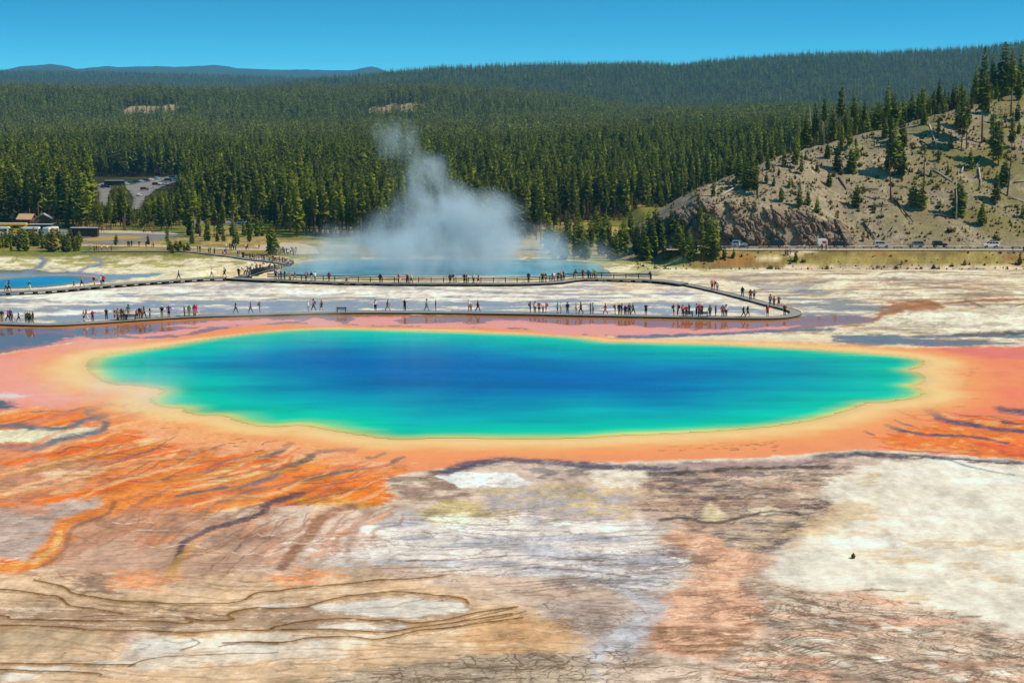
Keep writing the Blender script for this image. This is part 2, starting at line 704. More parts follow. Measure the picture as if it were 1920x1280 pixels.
# ------------------------------------------------------------------ the thermal basin
SHORE_PX = [(220, 661), (300, 650), (360, 640), (430, 629), (520, 620), (600, 616), (700, 617), (800, 620), (900, 623), (1000, 627), (1090, 633),
            (1135, 640), (1180, 641), (1250, 643), (1350, 645), (1490, 652), (1590, 659), (1690, 667), (1735, 677), (1728, 688), (1706, 694), (1722, 698),
            (1738, 709), (1730, 719), (1710, 723), (1722, 727), (1737, 737), (1715, 747), (1665, 754), (1630, 756), (1612, 763), (1540, 785),
            (1440, 801), (1285, 812), (1160, 817), (1085, 822), (955, 823), (830, 822), (755, 824), (705, 821), (605, 805), (562, 797), (530, 800),
            (478, 798), (437, 789), (412, 779), (375, 779), (340, 772), (345, 766), (300, 762), (277, 750), (302, 732), (250, 723), (200, 719), (172, 702), (160, 685), (175, 671)]


def smooth_closed(pts, per=8):
    p = np.asarray(pts, dtype=float)
    n = len(p)
    out = []
    for i in range(n):
        p0, p1, p2, p3 = p[i - 1], p[i], p[(i + 1) % n], p[(i + 2) % n]
        for k in range(per):
            t = k / per
            out.append(0.5 * (2 * p1 + (p2 - p0) * t + (2 * p0 - 5 * p1 + 4 * p2 - p3) * t * t + (3 * p1 - p0 - 3 * p2 + p3) * t ** 3))
    return np.array(out)


def poly_sd(poly, x, y):
    """signed distance (negative inside) of points to a closed polygon"""
    p = np.asarray(poly, dtype=float)
    q = np.roll(p, -1, axis=0)
    best = np.full(x.shape, 1e18)
    inside = np.zeros(x.shape, dtype=bool)
    for (ax, ay), (bx, by) in zip(p, q):
        ex, ey = bx - ax, by - ay
        wx, wy = x - ax, y - ay
        t = np.clip((wx * ex + wy * ey) / (ex * ex + ey * ey + 1e-12), 0, 1)
        d = (wx - ex * t) ** 2 + (wy - ey * t) ** 2
        np.minimum(best, d, out=best)
        if ay != by:
            c = ((ay > y) != (by > y)) & (x < (bx - ax) * (y - ay) / (by - ay) + ax)
            inside ^= c
    return np.where(inside, -1, 1) * np.sqrt(best)


def line_d(pts, x, y):
    p = np.asarray(pts, dtype=float)
    best = np.full(x.shape, 1e18)
    along = np.zeros(x.shape)
    n = len(p) - 1
    for i in range(n):
        ax, ay = p[i]
        bx, by = p[i + 1]
        ex, ey = bx - ax, by - ay
        wx, wy = x - ax, y - ay
        t = np.clip((wx * ex + wy * ey) / (ex * ex + ey * ey + 1e-12), 0, 1)
        d = (wx - ex * t) ** 2 + (wy - ey * t) ** 2
        k = d < best
        best = np.where(k, d, best)
        along = np.where(k, (i + t) / n, along)
    return np.sqrt(best), along


shore_w = np.array([on_plane(x, y, 0.0)[:2] for x, y in smooth_closed(SHORE_PX, 3)])
AN = 2.3                           # the chart is foreshortened: one step in depth counts for more


def build_basin():
    Yr = []
    py = 1345.0
    while py > 527:
        Yr.append(on_plane(960, py, 0.0).y)
        py -= 1.55
    y = Yr[-1]
    while y < 660:
        y += 2.2 if y < 470 else 4.5
        Yr.append(y)
    Yr = np.array(Yr)
    U = np.linspace(-1230, 1230, 1240) / FPX
    X = Yr[:, None] * U[None, :]
    Y = np.repeat(Yr[:, None], len(U), 1)
    Z = basin_z(X, Y)
    cx, cyy = seen_from_photo(X, Y, Z)
    wx = (fbm(cx / 70.0, cyy / 22.0, 4) - 0.5)
    wy = (fbm(cx / 70.0 + 40, cyy / 22.0 + 31, 4) - 0.5)
    N1 = fbm(cx / 150.0 + 3, cyy / 12.0, 5, 0.55)
    N2 = fbm(cx / 80.0 + 13, cyy / 8.0 + 5, 5, 0.55)
    N3 = fbm(cx / 30.0 + 23, cyy / 6.0 + 15, 4, 0.6)
    L1 = fbm(cx / 150.0 + 3, cyy / 4.6, 6, 0.6)
    L2 = fbm(cx / 80.0 + 9, cyy / 3.0 + 2, 6, 0.62)
    HF = fbm(cx / 26.0 + 3, cyy / 3.6 + 7, 5, 0.62)
    N4 = fbm(cx / 46.0 + 2, cyy / 5.0 + 9, 6, 0.68)
    N5 = fbm(cx / 15.0 + 6, cyy / 2.8 + 4, 5, 0.7)
    C = np.empty(X.shape + (3,))
    C[:] = alb((216, 206, 186))
    W = np.zeros(X.shape)
    CR = np.zeros(X.shape)
    GR = np.full(X.shape, 0.35)
    DZ = np.zeros(X.shape)

    def blend(mask, col=None, wet=None, crack=None, grain=None, sl=np.s_[:]):
        if col is not None:
            C[sl] += mask[..., None] * (alb(col) - C[sl])
        if wet is not None:
            W[sl] += mask * (wet - W[sl])
        if crack is not None:
            CR[sl] += mask * (crack - CR[sl])
        if grain is not None:
            GR[sl] += mask * (grain - GR[sl])

    def window(pts, pad):
        p = np.asarray(pts, dtype=float)
        ok = (cx > p[:, 0].min() - pad) & (cx < p[:, 0].max() + pad) & (cyy > p[:, 1].min() - pad / AN) & (cyy < p[:, 1].max() + pad / AN)
        r = np.where(ok.any(1))[0]
        c = np.where(ok.any(0))[0]
        if len(r) == 0 or len(c) == 0:
            return None
        return np.s_[r[0]:r[-1] + 1, c[0]:c[-1] + 1]

    def area(pts, col, soft=14, warp=40, a=1.0, noisy=None, lo=0.4, hi=0.6, **kw):
        sl = window(pts, soft * 2 + warp)
        if sl is None:
            return
        x = cx[sl] + warp * wx[sl]
        y_ = (cyy[sl] + warp * 0.35 * wy[sl]) * AN
        d = poly_sd([(p[0], p[1] * AN) for p in pts], x, y_)
        d = d + (HF[sl] - 0.5) * soft * 3.4
        m = a * (1 - sstep(-soft * 0.55, soft * 0.55, d))
        if noisy is not None:
            m = m * sstep(lo, hi, noisy[sl])
        blend(m, col, sl=sl, **kw)

    def stroke(pts, col, w0, w1=None, soft=0.6, warp=14, a=1.0, smooth=True, step=0.0, **kw):
        w1 = w0 if w1 is None else w1
        if smooth and len(pts) > 2:
            p = np.asarray(pts, dtype=float)
            t = np.arange(len(p))
            tt = np.linspace(0, len(p) - 1, len(p) * 4)
            q = []
            for s_ in tt:
                i = min(int(s_), len(p) - 2)
                f = s_ - i
                p0, p1, p2, p3 = p[max(i - 1, 0)], p[i], p[i + 1], p[min(i + 2, len(p) - 1)]
                q.append(0.5 * (2 * p1 + (p2 - p0) * f + (2 * p0 - 5 * p1 + 4 * p2 - p3) * f * f + (3 * p1 - p0 - 3 * p2 + p3) * f ** 3))
            pts = q
        sl = window(pts, max(w0, w1) * 2 + warp + 6)
        if sl is None:
            return
        x = cx[sl] + warp * wx[sl]
        y_ = (cyy[sl] + warp * 0.35 * wy[sl]) * AN
        d, t = line_d([(p[0], p[1] * AN) for p in pts], x, y_)
        w = (w0 + (w1 - w0) * t) * (1 + 1.3 * (N5[sl] - 0.5) + 0.8 * (HF[sl] - 0.5))
        m = a * (1 - sstep(w * (1 - soft), w * (1 + soft), d))
        if w0 > 3.5:
            m = m * (0.72 + 0.28 * sstep(0.36, 0.54, N5[sl]))
        blend(m, col, sl=sl, **kw)
        if step:
            DZ[sl] += step * np.exp(-(d / (w + 1e-6)) ** 2)

    # ================= far flats
    back = 1 - sstep(528, 540, cyy)
    blend(back, (226, 216, 182), grain=0.8)
    blend(back * sstep(0.50, 0.62, L1) * 0.7, (200, 182, 140))
    blend(back * sstep(0.52, 0.60, N3) * (1 - sstep(496, 522, cyy)) * 0.8, (150, 148, 66))
    blend((1 - sstep(478, 496, cyy)) * sstep(0.36, 0.52, N2) * 0.9, (142, 136, 62), grain=1.0)
    blend(sstep(1040, 1150, cx) * (1 - sstep(492, 507, cyy)) * sstep(0.30, 0.5, N2), (150, 146, 72), grain=1.0)
    area([(-300, 512), (0, 508), (60, 505), (150, 511), (230, 513), (300, 511), (290, 517), (200, 525), (160, 530), (-300, 530)], (150, 150, 150), 6, 20, a=0.9, wet=1.0, grain=0.1)
    stroke([(70, 478), (82, 492), (66, 504), (56, 510)], (150, 150, 156), 5, 9, warp=10, wet=0.8)
    stroke([(172, 483), (190, 494), (160, 502), (148, 510)], (150, 150, 156), 4, 6, warp=10, wet=0.8)
    stroke([(-200, 531), (0, 524), (50, 520), (110, 517), (160, 518), (186, 523)], (206, 132, 96), 6, 3, warp=8, a=0.75, soft=0.9, wet=0.4)
    # embankment of the road and the grass behind everything
    emb = sstep(45, 55, X) * sstep(438, 442, Y)
    blend(emb, (150, 136, 78), grain=1.0)
    blend(emb * sstep(0.45, 0.6, N2), (128, 112, 62))
    blend(emb * sstep(0.55, 0.68, N1), (150, 110, 60))
    behind = sstep(474, 486, Y)
    blend(behind, (120, 118, 52), grain=1.0)
    blend(behind * sstep(0.45, 0.62, N1), (168, 146, 92))
    blend(behind * (1 - sstep(700, 1000, cx)) * sstep(0.5, 0.6, N2) * 0.8, (96, 118, 40))
    # footpath up the embankment
    stroke([(1425, 487), (1470, 480), (1500, 474), (1520, 470)], (214, 196, 160), 7, 9, warp=4)

    # ================= flats between the two boardwalks
    Z1 = [(-300, 560), (0, 549), (420, 525), (620, 534), (1000, 538), (1100, 530), (1240, 532), (1436, 580), (1440, 590), (960, 588), (640, 584), (480, 587), (250, 597), (0, 604), (-300, 610)]
    area(Z1, (228, 222, 208), 6, 6, grain=0.6)
    area(Z1, (205, 184, 154), 6, 6, a=0.85, noisy=L1, lo=0.48, hi=0.60)
    area(Z1, (186, 158, 126), 6, 6, a=0.7, noisy=L2, lo=0.55, hi=0.63)
    area(Z1, (172, 170, 172), 6, 6, a=0.8, noisy=L2, lo=0.50, hi=0.60, wet=0.55)
    nw = L1 * 0.55 + L2 * 0.25 + N1 * 0.2 + 0.16 * sstep(548, 580, cyy) - 0.08 * (1 - sstep(535, 552, cyy))
    area(Z1, (172, 168, 164), 8, 6, a=0.85, noisy=nw * 0.75 + N4 * 0.25, lo=0.53, hi=0.61, wet=1.0, grain=0.2)
    area([(40, 584), (300, 566), (560, 566), (560, 582), (460, 588), (250, 597), (60, 602)], (170, 164, 160), 16, 50, a=0.9, noisy=L1, lo=0.36, hi=0.50, wet=1.0, grain=0.15)
    area([(560, 566), (900, 570), (1200, 560), (1380, 566), (1430, 582), (1200, 588), (900, 584), (640, 580)], (172, 160, 152), 14, 60, a=0.75, noisy=L1, lo=0.44, hi=0.56, wet=1.0, grain=0.15)
    for pts, c in (([(60, 560), (160, 557), (240, 562), (120, 566)], (240, 238, 232)), ([(480, 541), (620, 545), (740, 546), (560, 552)], (244, 242, 238)),
                   ([(760, 545), (900, 547), (1000, 552), (820, 553)], (238, 232, 220)), ([(1130, 562), (1250, 560), (1230, 568), (1120, 570)], (232, 222, 196)),
                   ([(80, 586), (170, 582), (210, 580), (120, 590)], (235, 232, 228)), ([(20, 552), (200, 545), (400, 540), (300, 552), (80, 560)], (236, 232, 218))):
        area(pts, c, 8, 30, a=0.9, wet=0.0)

    # ================= right-hand flats
    Z2 = [(1250, 520), (1500, 500), (2300, 496), (2300, 652), (1930, 640), (1700, 655), (1500, 648), (1300, 638), (1440, 620), (1500, 596), (1440, 572)]
    area(Z2, (228, 219, 192), 8, 10, grain=0.8, wet=0.0)
    area(Z2, (208, 186, 152), 8, 10, a=0.9, noisy=L1, lo=0.46, hi=0.58)
    area(Z2, (164, 128, 92), 8, 10, a=0.75, noisy=L2 * 0.7 + N1 * 0.3, lo=0.55, hi=0.63)
    area(Z2, (150, 140, 140), 8, 10, a=0.8, noisy=L1 * 0.6 + L2 * 0.4, lo=0.56, hi=0.64, wet=0.5)
    area([(1440, 550), (1520, 540), (1560, 560), (1640, 570), (1690, 590), (1600, 603), (1500, 615), (1440, 600), (1500, 588)], (168, 160, 152), 16, 50, a=0.85, noisy=L1, lo=0.40, hi=0.52, wet=1.0, grain=0.15)
    area([(1380, 520), (1460, 530), (1530, 528), (1600, 512), (1500, 545), (1430, 545)], (150, 140, 138), 10, 60, a=0.6, wet=0.8)
    stroke([(1990, 560), (1850, 564), (1760, 570), (1700, 578), (1660, 590), (1640, 600), (1560, 606), (1500, 612), (1440, 619)], (166, 100, 56), 5, 5, warp=30, wet=0.4)
    area([(1660, 566), (1740, 564), (1770, 578), (1700, 592), (1650, 596), (1660, 580)], (160, 98, 50), 12, 50, a=0.85)
    stroke([(1700, 598), (1780, 598), (1860, 585), (1930, 570)], (140, 110, 82), 3, 3, warp=40)
    stroke([(1820, 560), (1850, 578), (1880, 590)], (136, 110, 78), 3, 3, warp=40)
    area([(1700, 585), (1830, 582), (1900, 575), (2300, 570), (2300, 628), (1900, 626), (1780, 628), (1700, 616), (1640, 606)], (236, 230, 208), 10, 30, a=0.85, wet=0)
    area([(1530, 630), (1600, 626), (1700, 630), (1800, 627), (2300, 622), (2300, 652), (1900, 650), (1760, 651), (1650, 648), (1560, 640)], (112, 116, 124), 8, 40, a=0.9, noisy=L1, lo=0.38, hi=0.52, wet=0.9, grain=0.2)
    stroke([(1800, 628), (1920, 624), (2200, 620)], (84, 92, 96), 8, 10, warp=30, grain=1.0, wet=0.3)

    # ================= wet mats behind the spring
    W1 = [(-300, 610), (0, 607), (90, 610), (250, 603), (350, 597), (480, 593), (640, 589), (960, 591), (1260, 597), (1440, 599), (1500, 592), (1600, 590), (1650, 600), (1560, 612), (1440, 621), (1300, 634), (1100, 630), (1000, 622), (800, 616), (600, 612), (450, 616), (330, 634), (270, 636), (150, 640), (80, 650), (0, 664), (-300, 670)]
    area(W1, (176, 116, 80), 6, 8, wet=1.0, grain=0.1)
    area([(-300, 615), (0, 612), (150, 616), (300, 612), (260, 632), (120, 638), (0, 655), (-300, 662)], (112, 108, 112), 14, 40, wet=1.0)
    area(W1, (176, 100, 60), 6, 8, a=0.6, noisy=N2, lo=0.5, hi=0.6)
    # ================= orange and pink mats round the spring
    S = [(-300, 672), (0, 664), (80, 651), (150, 640), (220, 633), (270, 637), (330, 633), (400, 620), (470, 609), (560, 607), (700, 610), (800, 612), (900, 613), (1000, 617), (1100, 628), (1200, 637), (1300, 640), (1400, 642), (1500, 646), (1600, 653), (1680, 655), (1720, 651), (1800, 649), (1900, 650), (2300, 652),
         (2300, 890), (1920, 862), (1800, 852), (1700, 845), (1600, 842), (1500, 852), (1400, 858), (1250, 863), (1130, 867), (1000, 863), (900, 869), (800, 882), (740, 892), (600, 900), (400, 915), (200, 930), (0, 940), (-300, 950)]
    area(S, (246, 148, 98), 5, 6, wet=0.25, grain=0.12, crack=0)
    # pinks to the left, right and behind
    area([(-300, 668), (0, 665), (150, 641), (280, 637), (330, 640), (200, 662), (130, 690), (140, 720), (250, 740), (200, 760), (60, 770), (-300, 760)], (240, 158, 142), 40, 60, a=0.9, wet=0.35)
    area([(60, 690), (160, 665), (240, 655), (160, 690), (180, 715), (280, 742), (200, 752), (90, 730)], (240, 190, 140), 34, 40, a=0.8)
    area([(1720, 652), (1900, 650), (2300, 652), (2300, 760), (1900, 740), (1840, 720), (1760, 690)], (244, 134, 98), 20, 40, a=0.9, noisy=N1 * 0.5 + N4 * 0.5, lo=0.30, hi=0.52, wet=0.3)
    area([(1730, 650), (1900, 651), (2300, 655), (2300, 676), (1850, 674)], (226, 116, 104), 10, 30, a=0.75, wet=0.6)
    area([(1760, 740), (1900, 720), (2300, 740), (2300, 800), (1900, 790), (1800, 785)], (240, 130, 96), 24, 40, a=0.8)
    for pts in ([(560, 606), (585, 597), (630, 600), (645, 607), (600, 610)], [(650, 606), (665, 594), (700, 591), (770, 592), (740, 600), (760, 606), (700, 611)], [(740, 608), (790, 604), (860, 603), (900, 606), (880, 612), (780, 612)],
                [(880, 612), (920, 602), (975, 600), (1040, 606), (1150, 609), (1220, 614), (1300, 618), (1400, 616), (1440, 612), (1500, 611), (1440, 622), (1300, 628), (1180, 632), (1060, 626), (980, 617)],
                [(240, 628), (290, 622), (350, 616), (400, 612), (340, 626), (270, 634)], [(300, 612), (400, 602), (500, 598), (560, 602), (500, 608), (380, 616)]):
        area(pts, (238, 160, 146), 6, 20, a=0.95, wet=0.55)
    area([(1230, 632), (1340, 627), (1440, 624), (1560, 628), (1560, 642), (1440, 644), (1300, 639)], (224, 212, 180), 6, 16, a=0.9, wet=0.2)
    stroke([(1160, 631), (1250, 630), (1350, 626), (1450, 620), (1560, 618)], (122, 104, 110), 6, 6, warp=10, wet=0.9)
    # orange line along the near boardwalk
    stroke([(-300, 612), (0, 612), (90, 613), (180, 609), (250, 604), (350, 599), (470, 595)], (190, 116, 26), 8, 5, warp=3, wet=0.25)
    stroke([(470, 595), (640, 591), (960, 593), (1260, 599), (1440, 601), (1500, 593)], (150, 100, 40), 4, 4, warp=3, wet=0.4)

    # ================= left foreground: orange flows
    F = [(-300, 770), (0, 772), (110, 766), (200, 756), (262, 752), (300, 775), (400, 806), (520, 826), (650, 846), (780, 868), (748, 892), (742, 938), (690, 952), (560, 950), (430, 962), (300, 988), (200, 1014), (100, 1066), (0, 1074), (-300, 1080)]
    flow = fbm((cx + 2.2 * (cyy - 800)) / 260.0, (cyy + 0.22 * cx) / 15.0, 5, 0.55)
    flow2 = fbm((cx + 2.2 * (cyy - 800)) / 160.0 + 31, (cyy + 0.22 * cx) / 9.0 + 12, 5, 0.55)
    area(F, (240, 140, 64), 20, 50, grain=0.7, wet=0.1)
    area(F, (230, 108, 34), 14, 40, a=0.9, noisy=flow, lo=0.44, hi=0.58)
    area(F, (246, 196, 146), 14, 40, a=0.8, noisy=flow2, lo=0.55, hi=0.64)
    area(F, (176, 136, 112), 14, 40, a=0.5, noisy=1 - flow2, lo=0.57, hi=0.66)
    area([(300, 775), (400, 806), (520, 826), (650, 846), (780, 868), (700, 872), (560, 850), (420, 850), (300, 830), (220, 800)], (246, 170, 124), 26, 40, a=0.9)
    area([(520, 890), (620, 885), (720, 895), (740, 935), (640, 950), (520, 948), (500, 920)], (236, 122, 38), 26, 50, a=0.9, grain=0.9)
    area([(520, 925), (620, 935), (740, 944), (690, 954), (560, 950)], (196, 138, 40), 8, 30, a=0.8, grain=1.0)
    area([(-300, 800), (0, 806), (100, 800), (190, 798), (180, 812), (90, 826), (0, 834), (-300, 840)], (226, 220, 186), 8, 26, grain=0.9)
    stroke([(190, 776), (160, 785), (120, 800), (60, 801), (0, 797), (-200, 795)], (112, 112, 116), 12, 9, warp=36, wet=0.5)
    stroke([(195, 806), (120, 822), (60, 836), (0, 842), (-200, 848)], (112, 116, 132), 10, 14, warp=30, wet=0.3)
    stroke([(200, 758), (160, 772), (190, 792), (196, 806)], (120, 110, 112), 9, 7, warp=26)
    stroke([(225, 748), (180, 758), (120, 768), (60, 774)], (150, 118, 104), 5, 3, warp=30)
    area([(-200, 745), (0, 750), (35, 762), (0, 770), (-200, 775)], (92, 98, 114), 9, 26, wet=0.6)
    area([(-200, 736), (0, 737), (60, 742), (10, 747), (-200, 748)], (214, 214, 218), 8, 20, a=0.8)
    area([(-300, 872), (0, 870), (120, 858), (230, 878), (150, 905), (40, 930), (-300, 950)], (190, 156, 130), 22, 70, a=0.7, noisy=flow, lo=0.34, hi=0.52, grain=0.9)
    area([(70, 885), (130, 872), (160, 882), (100, 895)], (240, 200, 168), 12, 40, a=0.8)
    for pts, w in (([(667, 842), (630, 841), (592, 850), (575, 862), (530, 877), (517, 888)], 10), ([(757, 855), (717, 875), (667, 880), (630, 886)], 7), ([(545, 832), (512, 851), (478, 859), (437, 876), (412, 892)], 8),
                   ([(722, 848), (705, 856), (690, 856)], 5), ([(516, 826), (500, 828), (494, 832)], 3), ([(630, 886), (580, 898), (540, 905), (500, 915), (440, 930)], 8), ([(517, 888), (480, 905), (400, 918), (330, 930)], 9)):
        stroke(pts, (116, 104, 106), w, w * 0.7, warp=18, grain=0.8)
        stroke([(x + 4, y + 2) for x, y in pts[2:]], (150, 128, 70), w * 0.35, w * 0.3, warp=20, a=0.7)
    for pts in ([(330, 850), (240, 872), (150, 895), (60, 915), (-60, 930)], [(420, 880), (330, 905), (240, 925), (120, 940)]):
        stroke(pts, (250, 212, 170), 7, 5, warp=40, a=0.6)
    for pts in ([(300, 905), (230, 925), (150, 938), (60, 950), (-60, 952)], [(340, 890), (270, 905), (200, 930)]):
        stroke(pts, (214, 140, 34), 8, 6, warp=36, a=0.8)

    rf = random.Random(77)
    for _ in range(64):
        x0, y0 = rf.uniform(180, 740), 0
        y0 = 796 + 0.13 * (x0 - 180) + rf.uniform(0, 52)
        ln = rf.uniform(0.25, 1.0)
        cv = rf.uniform(-10, 16)
        pts = [(x0 - 300 * ln * t + cv * math.sin(t * 5 + x0) * 1.2, y0 + (78 + cv) * ln * t + 7 * math.sin(t * 6 + x0 * 0.3)) for t in (0, .2, .4, .6, .8, 1)]
        c, al, w = rf.choice([((132, 112, 106), .6, 4.2), ((160, 118, 88), .55, 5.0), ((222, 96, 26), .6, 8.0), ((248, 190, 136), .55, 6.5), ((214, 150, 52), .55, 6.0), ((100, 88, 92), .7, 2.4), ((240, 130, 60), .6, 9.0)])
        stroke(pts, c, w * rf.uniform(0.3, 0.6), w * rf.uniform(0.8, 1.4), warp=34, a=al, soft=0.75)
    for _ in range(34):
        x0, y0 = rf.uniform(1640, 1800), rf.uniform(770, 842)
        ln = rf.uniform(0.3, 1.0)
        pts = [(x0 + 260 * ln * t, y0 + (22 - 0.12 * (y0 - 770)) * ln * t + 5 * math.sin(t * 5 + x0)) for t in (0, .25, .5, .75, 1)]
        c, al, w = rf.choice([((110, 96, 100), .75, 2.0), ((224, 96, 30), .7, 4.0), ((248, 190, 110), .7, 3.0), ((206, 70, 40), .6, 4.0), ((196, 130, 40), .7, 3.0)])
        stroke(pts, c, w * 0.6, w, warp=18, a=al, soft=0.5)
    late = []
    for _ in range(46):
        x0, y0 = rf.uniform(240, 760), rf.uniform(942, 968)
        ln = rf.uniform(0.3, 1.0)
        pts = [(x0 - 150 * ln * t + 10 * math.sin(t * 5 + x0), y0 + 105 * ln * t + 4 * math.sin(t * 7 + x0)) for t in (0, .2, .4, .6, .8, 1)]
        late.append((pts, rf.choice([((172, 126, 98), .6, 3.4), ((140, 110, 96), .6, 2.0), ((222, 154, 108), .5, 7.0), ((190, 134, 102), .5, 7.0), ((150, 122, 108), .5, 5.0)])))
    # ================= lower foreground
    G = [(-300, 1060), (0, 1066), (100, 1060), (200, 1012), (300, 986), (430, 960), (560, 948), (700, 952), (745, 938), (760, 905), (820, 880), (900, 870), (1100, 870), (1400, 862), (1600, 846), (1800, 856), (2300, 880), (2300, 1400), (-300, 1400)]
    area(G, (210, 188, 170), 10, 30, grain=0.6, crack=0.15)
    area([(-300, 955), (0, 950), (120, 940), (205, 935), (200, 955), (130, 975), (95, 1010), (60, 1045), (-300, 1060)], (192, 172, 160), 16, 40, grain=0.7)
    area([(-300, 1075), (300, 1060), (700, 1075), (1000, 1130), (1080, 1180), (1060, 1230), (700, 1270), (500, 1400), (-300, 1400)], (216, 184, 148), 40, 80, a=0.95, crack=0.0)
    area([(-300, 1125), (200, 1135), (480, 1140), (700, 1120), (900, 1130), (860, 1165), (500, 1185), (-300, 1180)], (170, 142, 118), 26, 60, a=0.85)
    area([(230, 1195), (420, 1190), (700, 1195), (640, 1225), (420, 1245), (240, 1255)], (224, 214, 198), 22, 60, a=0.8)
    area([(-300, 1075), (200, 1070), (480, 1080), (700, 1085), (460, 1125), (100, 1105), (-300, 1100)], (220, 186, 152), 20, 60, a=0.8)
    area([(-300, 1085), (1000, 1085), (1060, 1260), (-300, 1400)], (232, 210, 184), 20, 60, a=0.7, noisy=N4, lo=0.54, hi=0.66)
    area([(120, 975), (320, 950), (520, 990), (560, 1040), (440, 1075), (260, 1090), (120, 1070)], (188, 150, 126), 40, 70, a=0.85)
    area([(140, 1085), (215, 1080), (215, 1110), (150, 1108)], (128, 100, 92), 34, 70, a=0.75)
    for pts, c, a in (([(215, 1075), (300, 1068), (345, 1085), (300, 1100), (220, 1098)], (222, 150, 100), 0.9), ([(480, 1070), (560, 1068), (640, 1078), (560, 1092), (480, 1090)], (234, 150, 96), 0.9), ([(455, 1070), (520, 1064), (490, 1078)], (240, 214, 196), 0.9),
                      ([(260, 1010), (330, 1000), (320, 1020), (265, 1028)], (196, 118, 78), 0.8), ([(0, 945), (60, 938), (85, 955), (30, 960)], (226, 146, 104), 0.8), ([(200, 1195), (240, 1190), (235, 1215), (205, 1220)], (190, 132, 112), 0.7)):
        area(pts, c, 36, 70, a=a * 0.9)
    # pale pools between the terraces
    for pts in ([(250, 1205), (330, 1195), (400, 1200), (330, 1220), (255, 1228)], [(560, 1095 + 40), (640, 1128), (760, 1122), (860, 1130), (880, 1145), (780, 1156), (650, 1150)], [(600, 1172), (680, 1168), (760, 1172), (720, 1183), (610, 1180)], [(0, 1262), (80, 1264), (60, 1275), (0, 1274)],
                [(480, 1210), (530, 1206), (520, 1220), (480, 1222)], [(180, 1240), (270, 1236), (250, 1246), (170, 1250)], [(420, 1205), (500, 1210), (470, 1222), (420, 1218)], [(40, 1248), (130, 1250), (120, 1258), (30, 1256)], [(580, 1200), (620, 1198), (600, 1212)], [(490, 1133), (570, 1130), (540, 1138), (490, 1140)]):
        area(pts, (226, 222, 212), 10, 26, a=0.85, wet=0.25)
    area([(-300, 1170), (0, 1175), (200, 1184), (215, 1205), (100, 1225), (-300, 1235)], (184, 162, 132), 20, 40, a=0.8)
    # pale centre
    area([(690, 985), (800, 950), (1000, 955), (1250, 985), (1300, 1030), (1310, 1070), (1220, 1120), (1050, 1090), (900, 1080), (700, 1060), (560, 1030)], (230, 222, 214), 30, 80, a=0.95, crack=0.5)
    area([(690, 985), (800, 950), (1000, 955), (1250, 985), (1300, 1030), (1220, 1110), (1050, 1090), (700, 1060)], (184, 186, 196), 30, 80, a=0.8, noisy=N1, lo=0.5, hi=0.62)
    area([(600, 980), (690, 985), (700, 1060), (1000, 1085), (1160, 1120), (1050, 1150), (800, 1090), (600, 1060)], (214, 180, 156), 30, 70, a=0.6, noisy=N2, lo=0.42, hi=0.6)
    area([(1000, 1130), (1180, 1120), (1210, 1150), (1180, 1230), (1100, 1200), (1040, 1170)], (186, 170, 162), 26, 50, a=0.8, crack=0.8)
    # patches below the dark band
    area([(740, 890), (830, 880), (900, 885), (900, 925), (840, 940), (760, 950), (745, 935)], (150, 126, 110), 18, 60, a=0.95, noisy=N4, lo=0.30, hi=0.55, grain=1.0)
    area([(815, 890), (860, 884), (960, 886), (1005, 908), (960, 914), (860, 914)], (238, 238, 236), 5, 16, grain=0.7)
    area([(770, 960), (840, 938), (900, 942), (920, 965), (820, 985)], (206, 186, 128), 14, 36, a=0.9, grain=0.8)
    area([(800, 966), (870, 960), (910, 972), (860, 984), (805, 980)], (236, 230, 206), 8, 22, a=0.9)
    area([(1015, 967), (1060, 965), (1082, 982), (1040, 986)], (244, 242, 236), 5, 12)
    area([(900, 920), (1100, 915), (1180, 930), (1220, 960), (1100, 975), (940, 965)], (176, 168, 168), 20, 60, a=0.9, grain=1.0)
    area([(900, 900), (1200, 905), (1200, 975), (900, 975)], (206, 182, 130), 24, 70, a=0.7, noisy=N3, lo=0.5, hi=0.6)
    area([(1100, 880), (1200, 876), (1240, 890), (1200, 915), (1130, 910)], (236, 226, 206), 14, 40, a=0.85, grain=0.9)
    area([(980, 872), (1110, 874), (1130, 892), (1000, 895)], (128, 124, 124), 12, 40, a=0.8, noisy=N3, lo=0.4, hi=0.55, grain=1.0)
    # mottled brown ground to the right of the centre
    B = [(1200, 900), (1240, 880), (1400, 868), (1560, 870), (1620, 875), (1570, 910), (1545, 935), (1555, 965), (1480, 1010), (1450, 1040), (1380, 1030), (1300, 1000), (1240, 970), (1180, 950)]
    area(B, (200, 178, 158), 20, 60, grain=1.0, crack=0.2)
    area(B, (176, 136, 118), 20, 60, a=0.7, noisy=N1, lo=0.46, hi=0.62)
    area(B, (112, 102, 104), 20, 60, a=0.75, noisy=N4, lo=0.47, hi=0.62, grain=1.0)
    area([(1470, 985), (1500, 940), (1545, 930), (1570, 965), (1500, 1005), (1450, 1040), (1435, 1030)], (104, 98, 104), 14, 50, a=0.8, noisy=N4, lo=0.36, hi=0.56)
    area(B, (206, 180, 146), 18, 50, a=0.75, noisy=N5, lo=0.54, hi=0.66)
    area([(1195, 905), (1260, 885), (1330, 895), (1290, 920), (1360, 940), (1340, 960), (1260, 920)], (112, 100, 106), 16, 50, a=0.8, noisy=N4, lo=0.36, hi=0.56)
    area([(1310, 960), (1330, 942), (1350, 955), (1360, 972), (1320, 978)], (222, 206, 168), 7, 18, a=0.95)
    area([(1400, 955), (1440, 946), (1470, 958), (1430, 966)], (226, 214, 184), 6, 22, a=0.9)
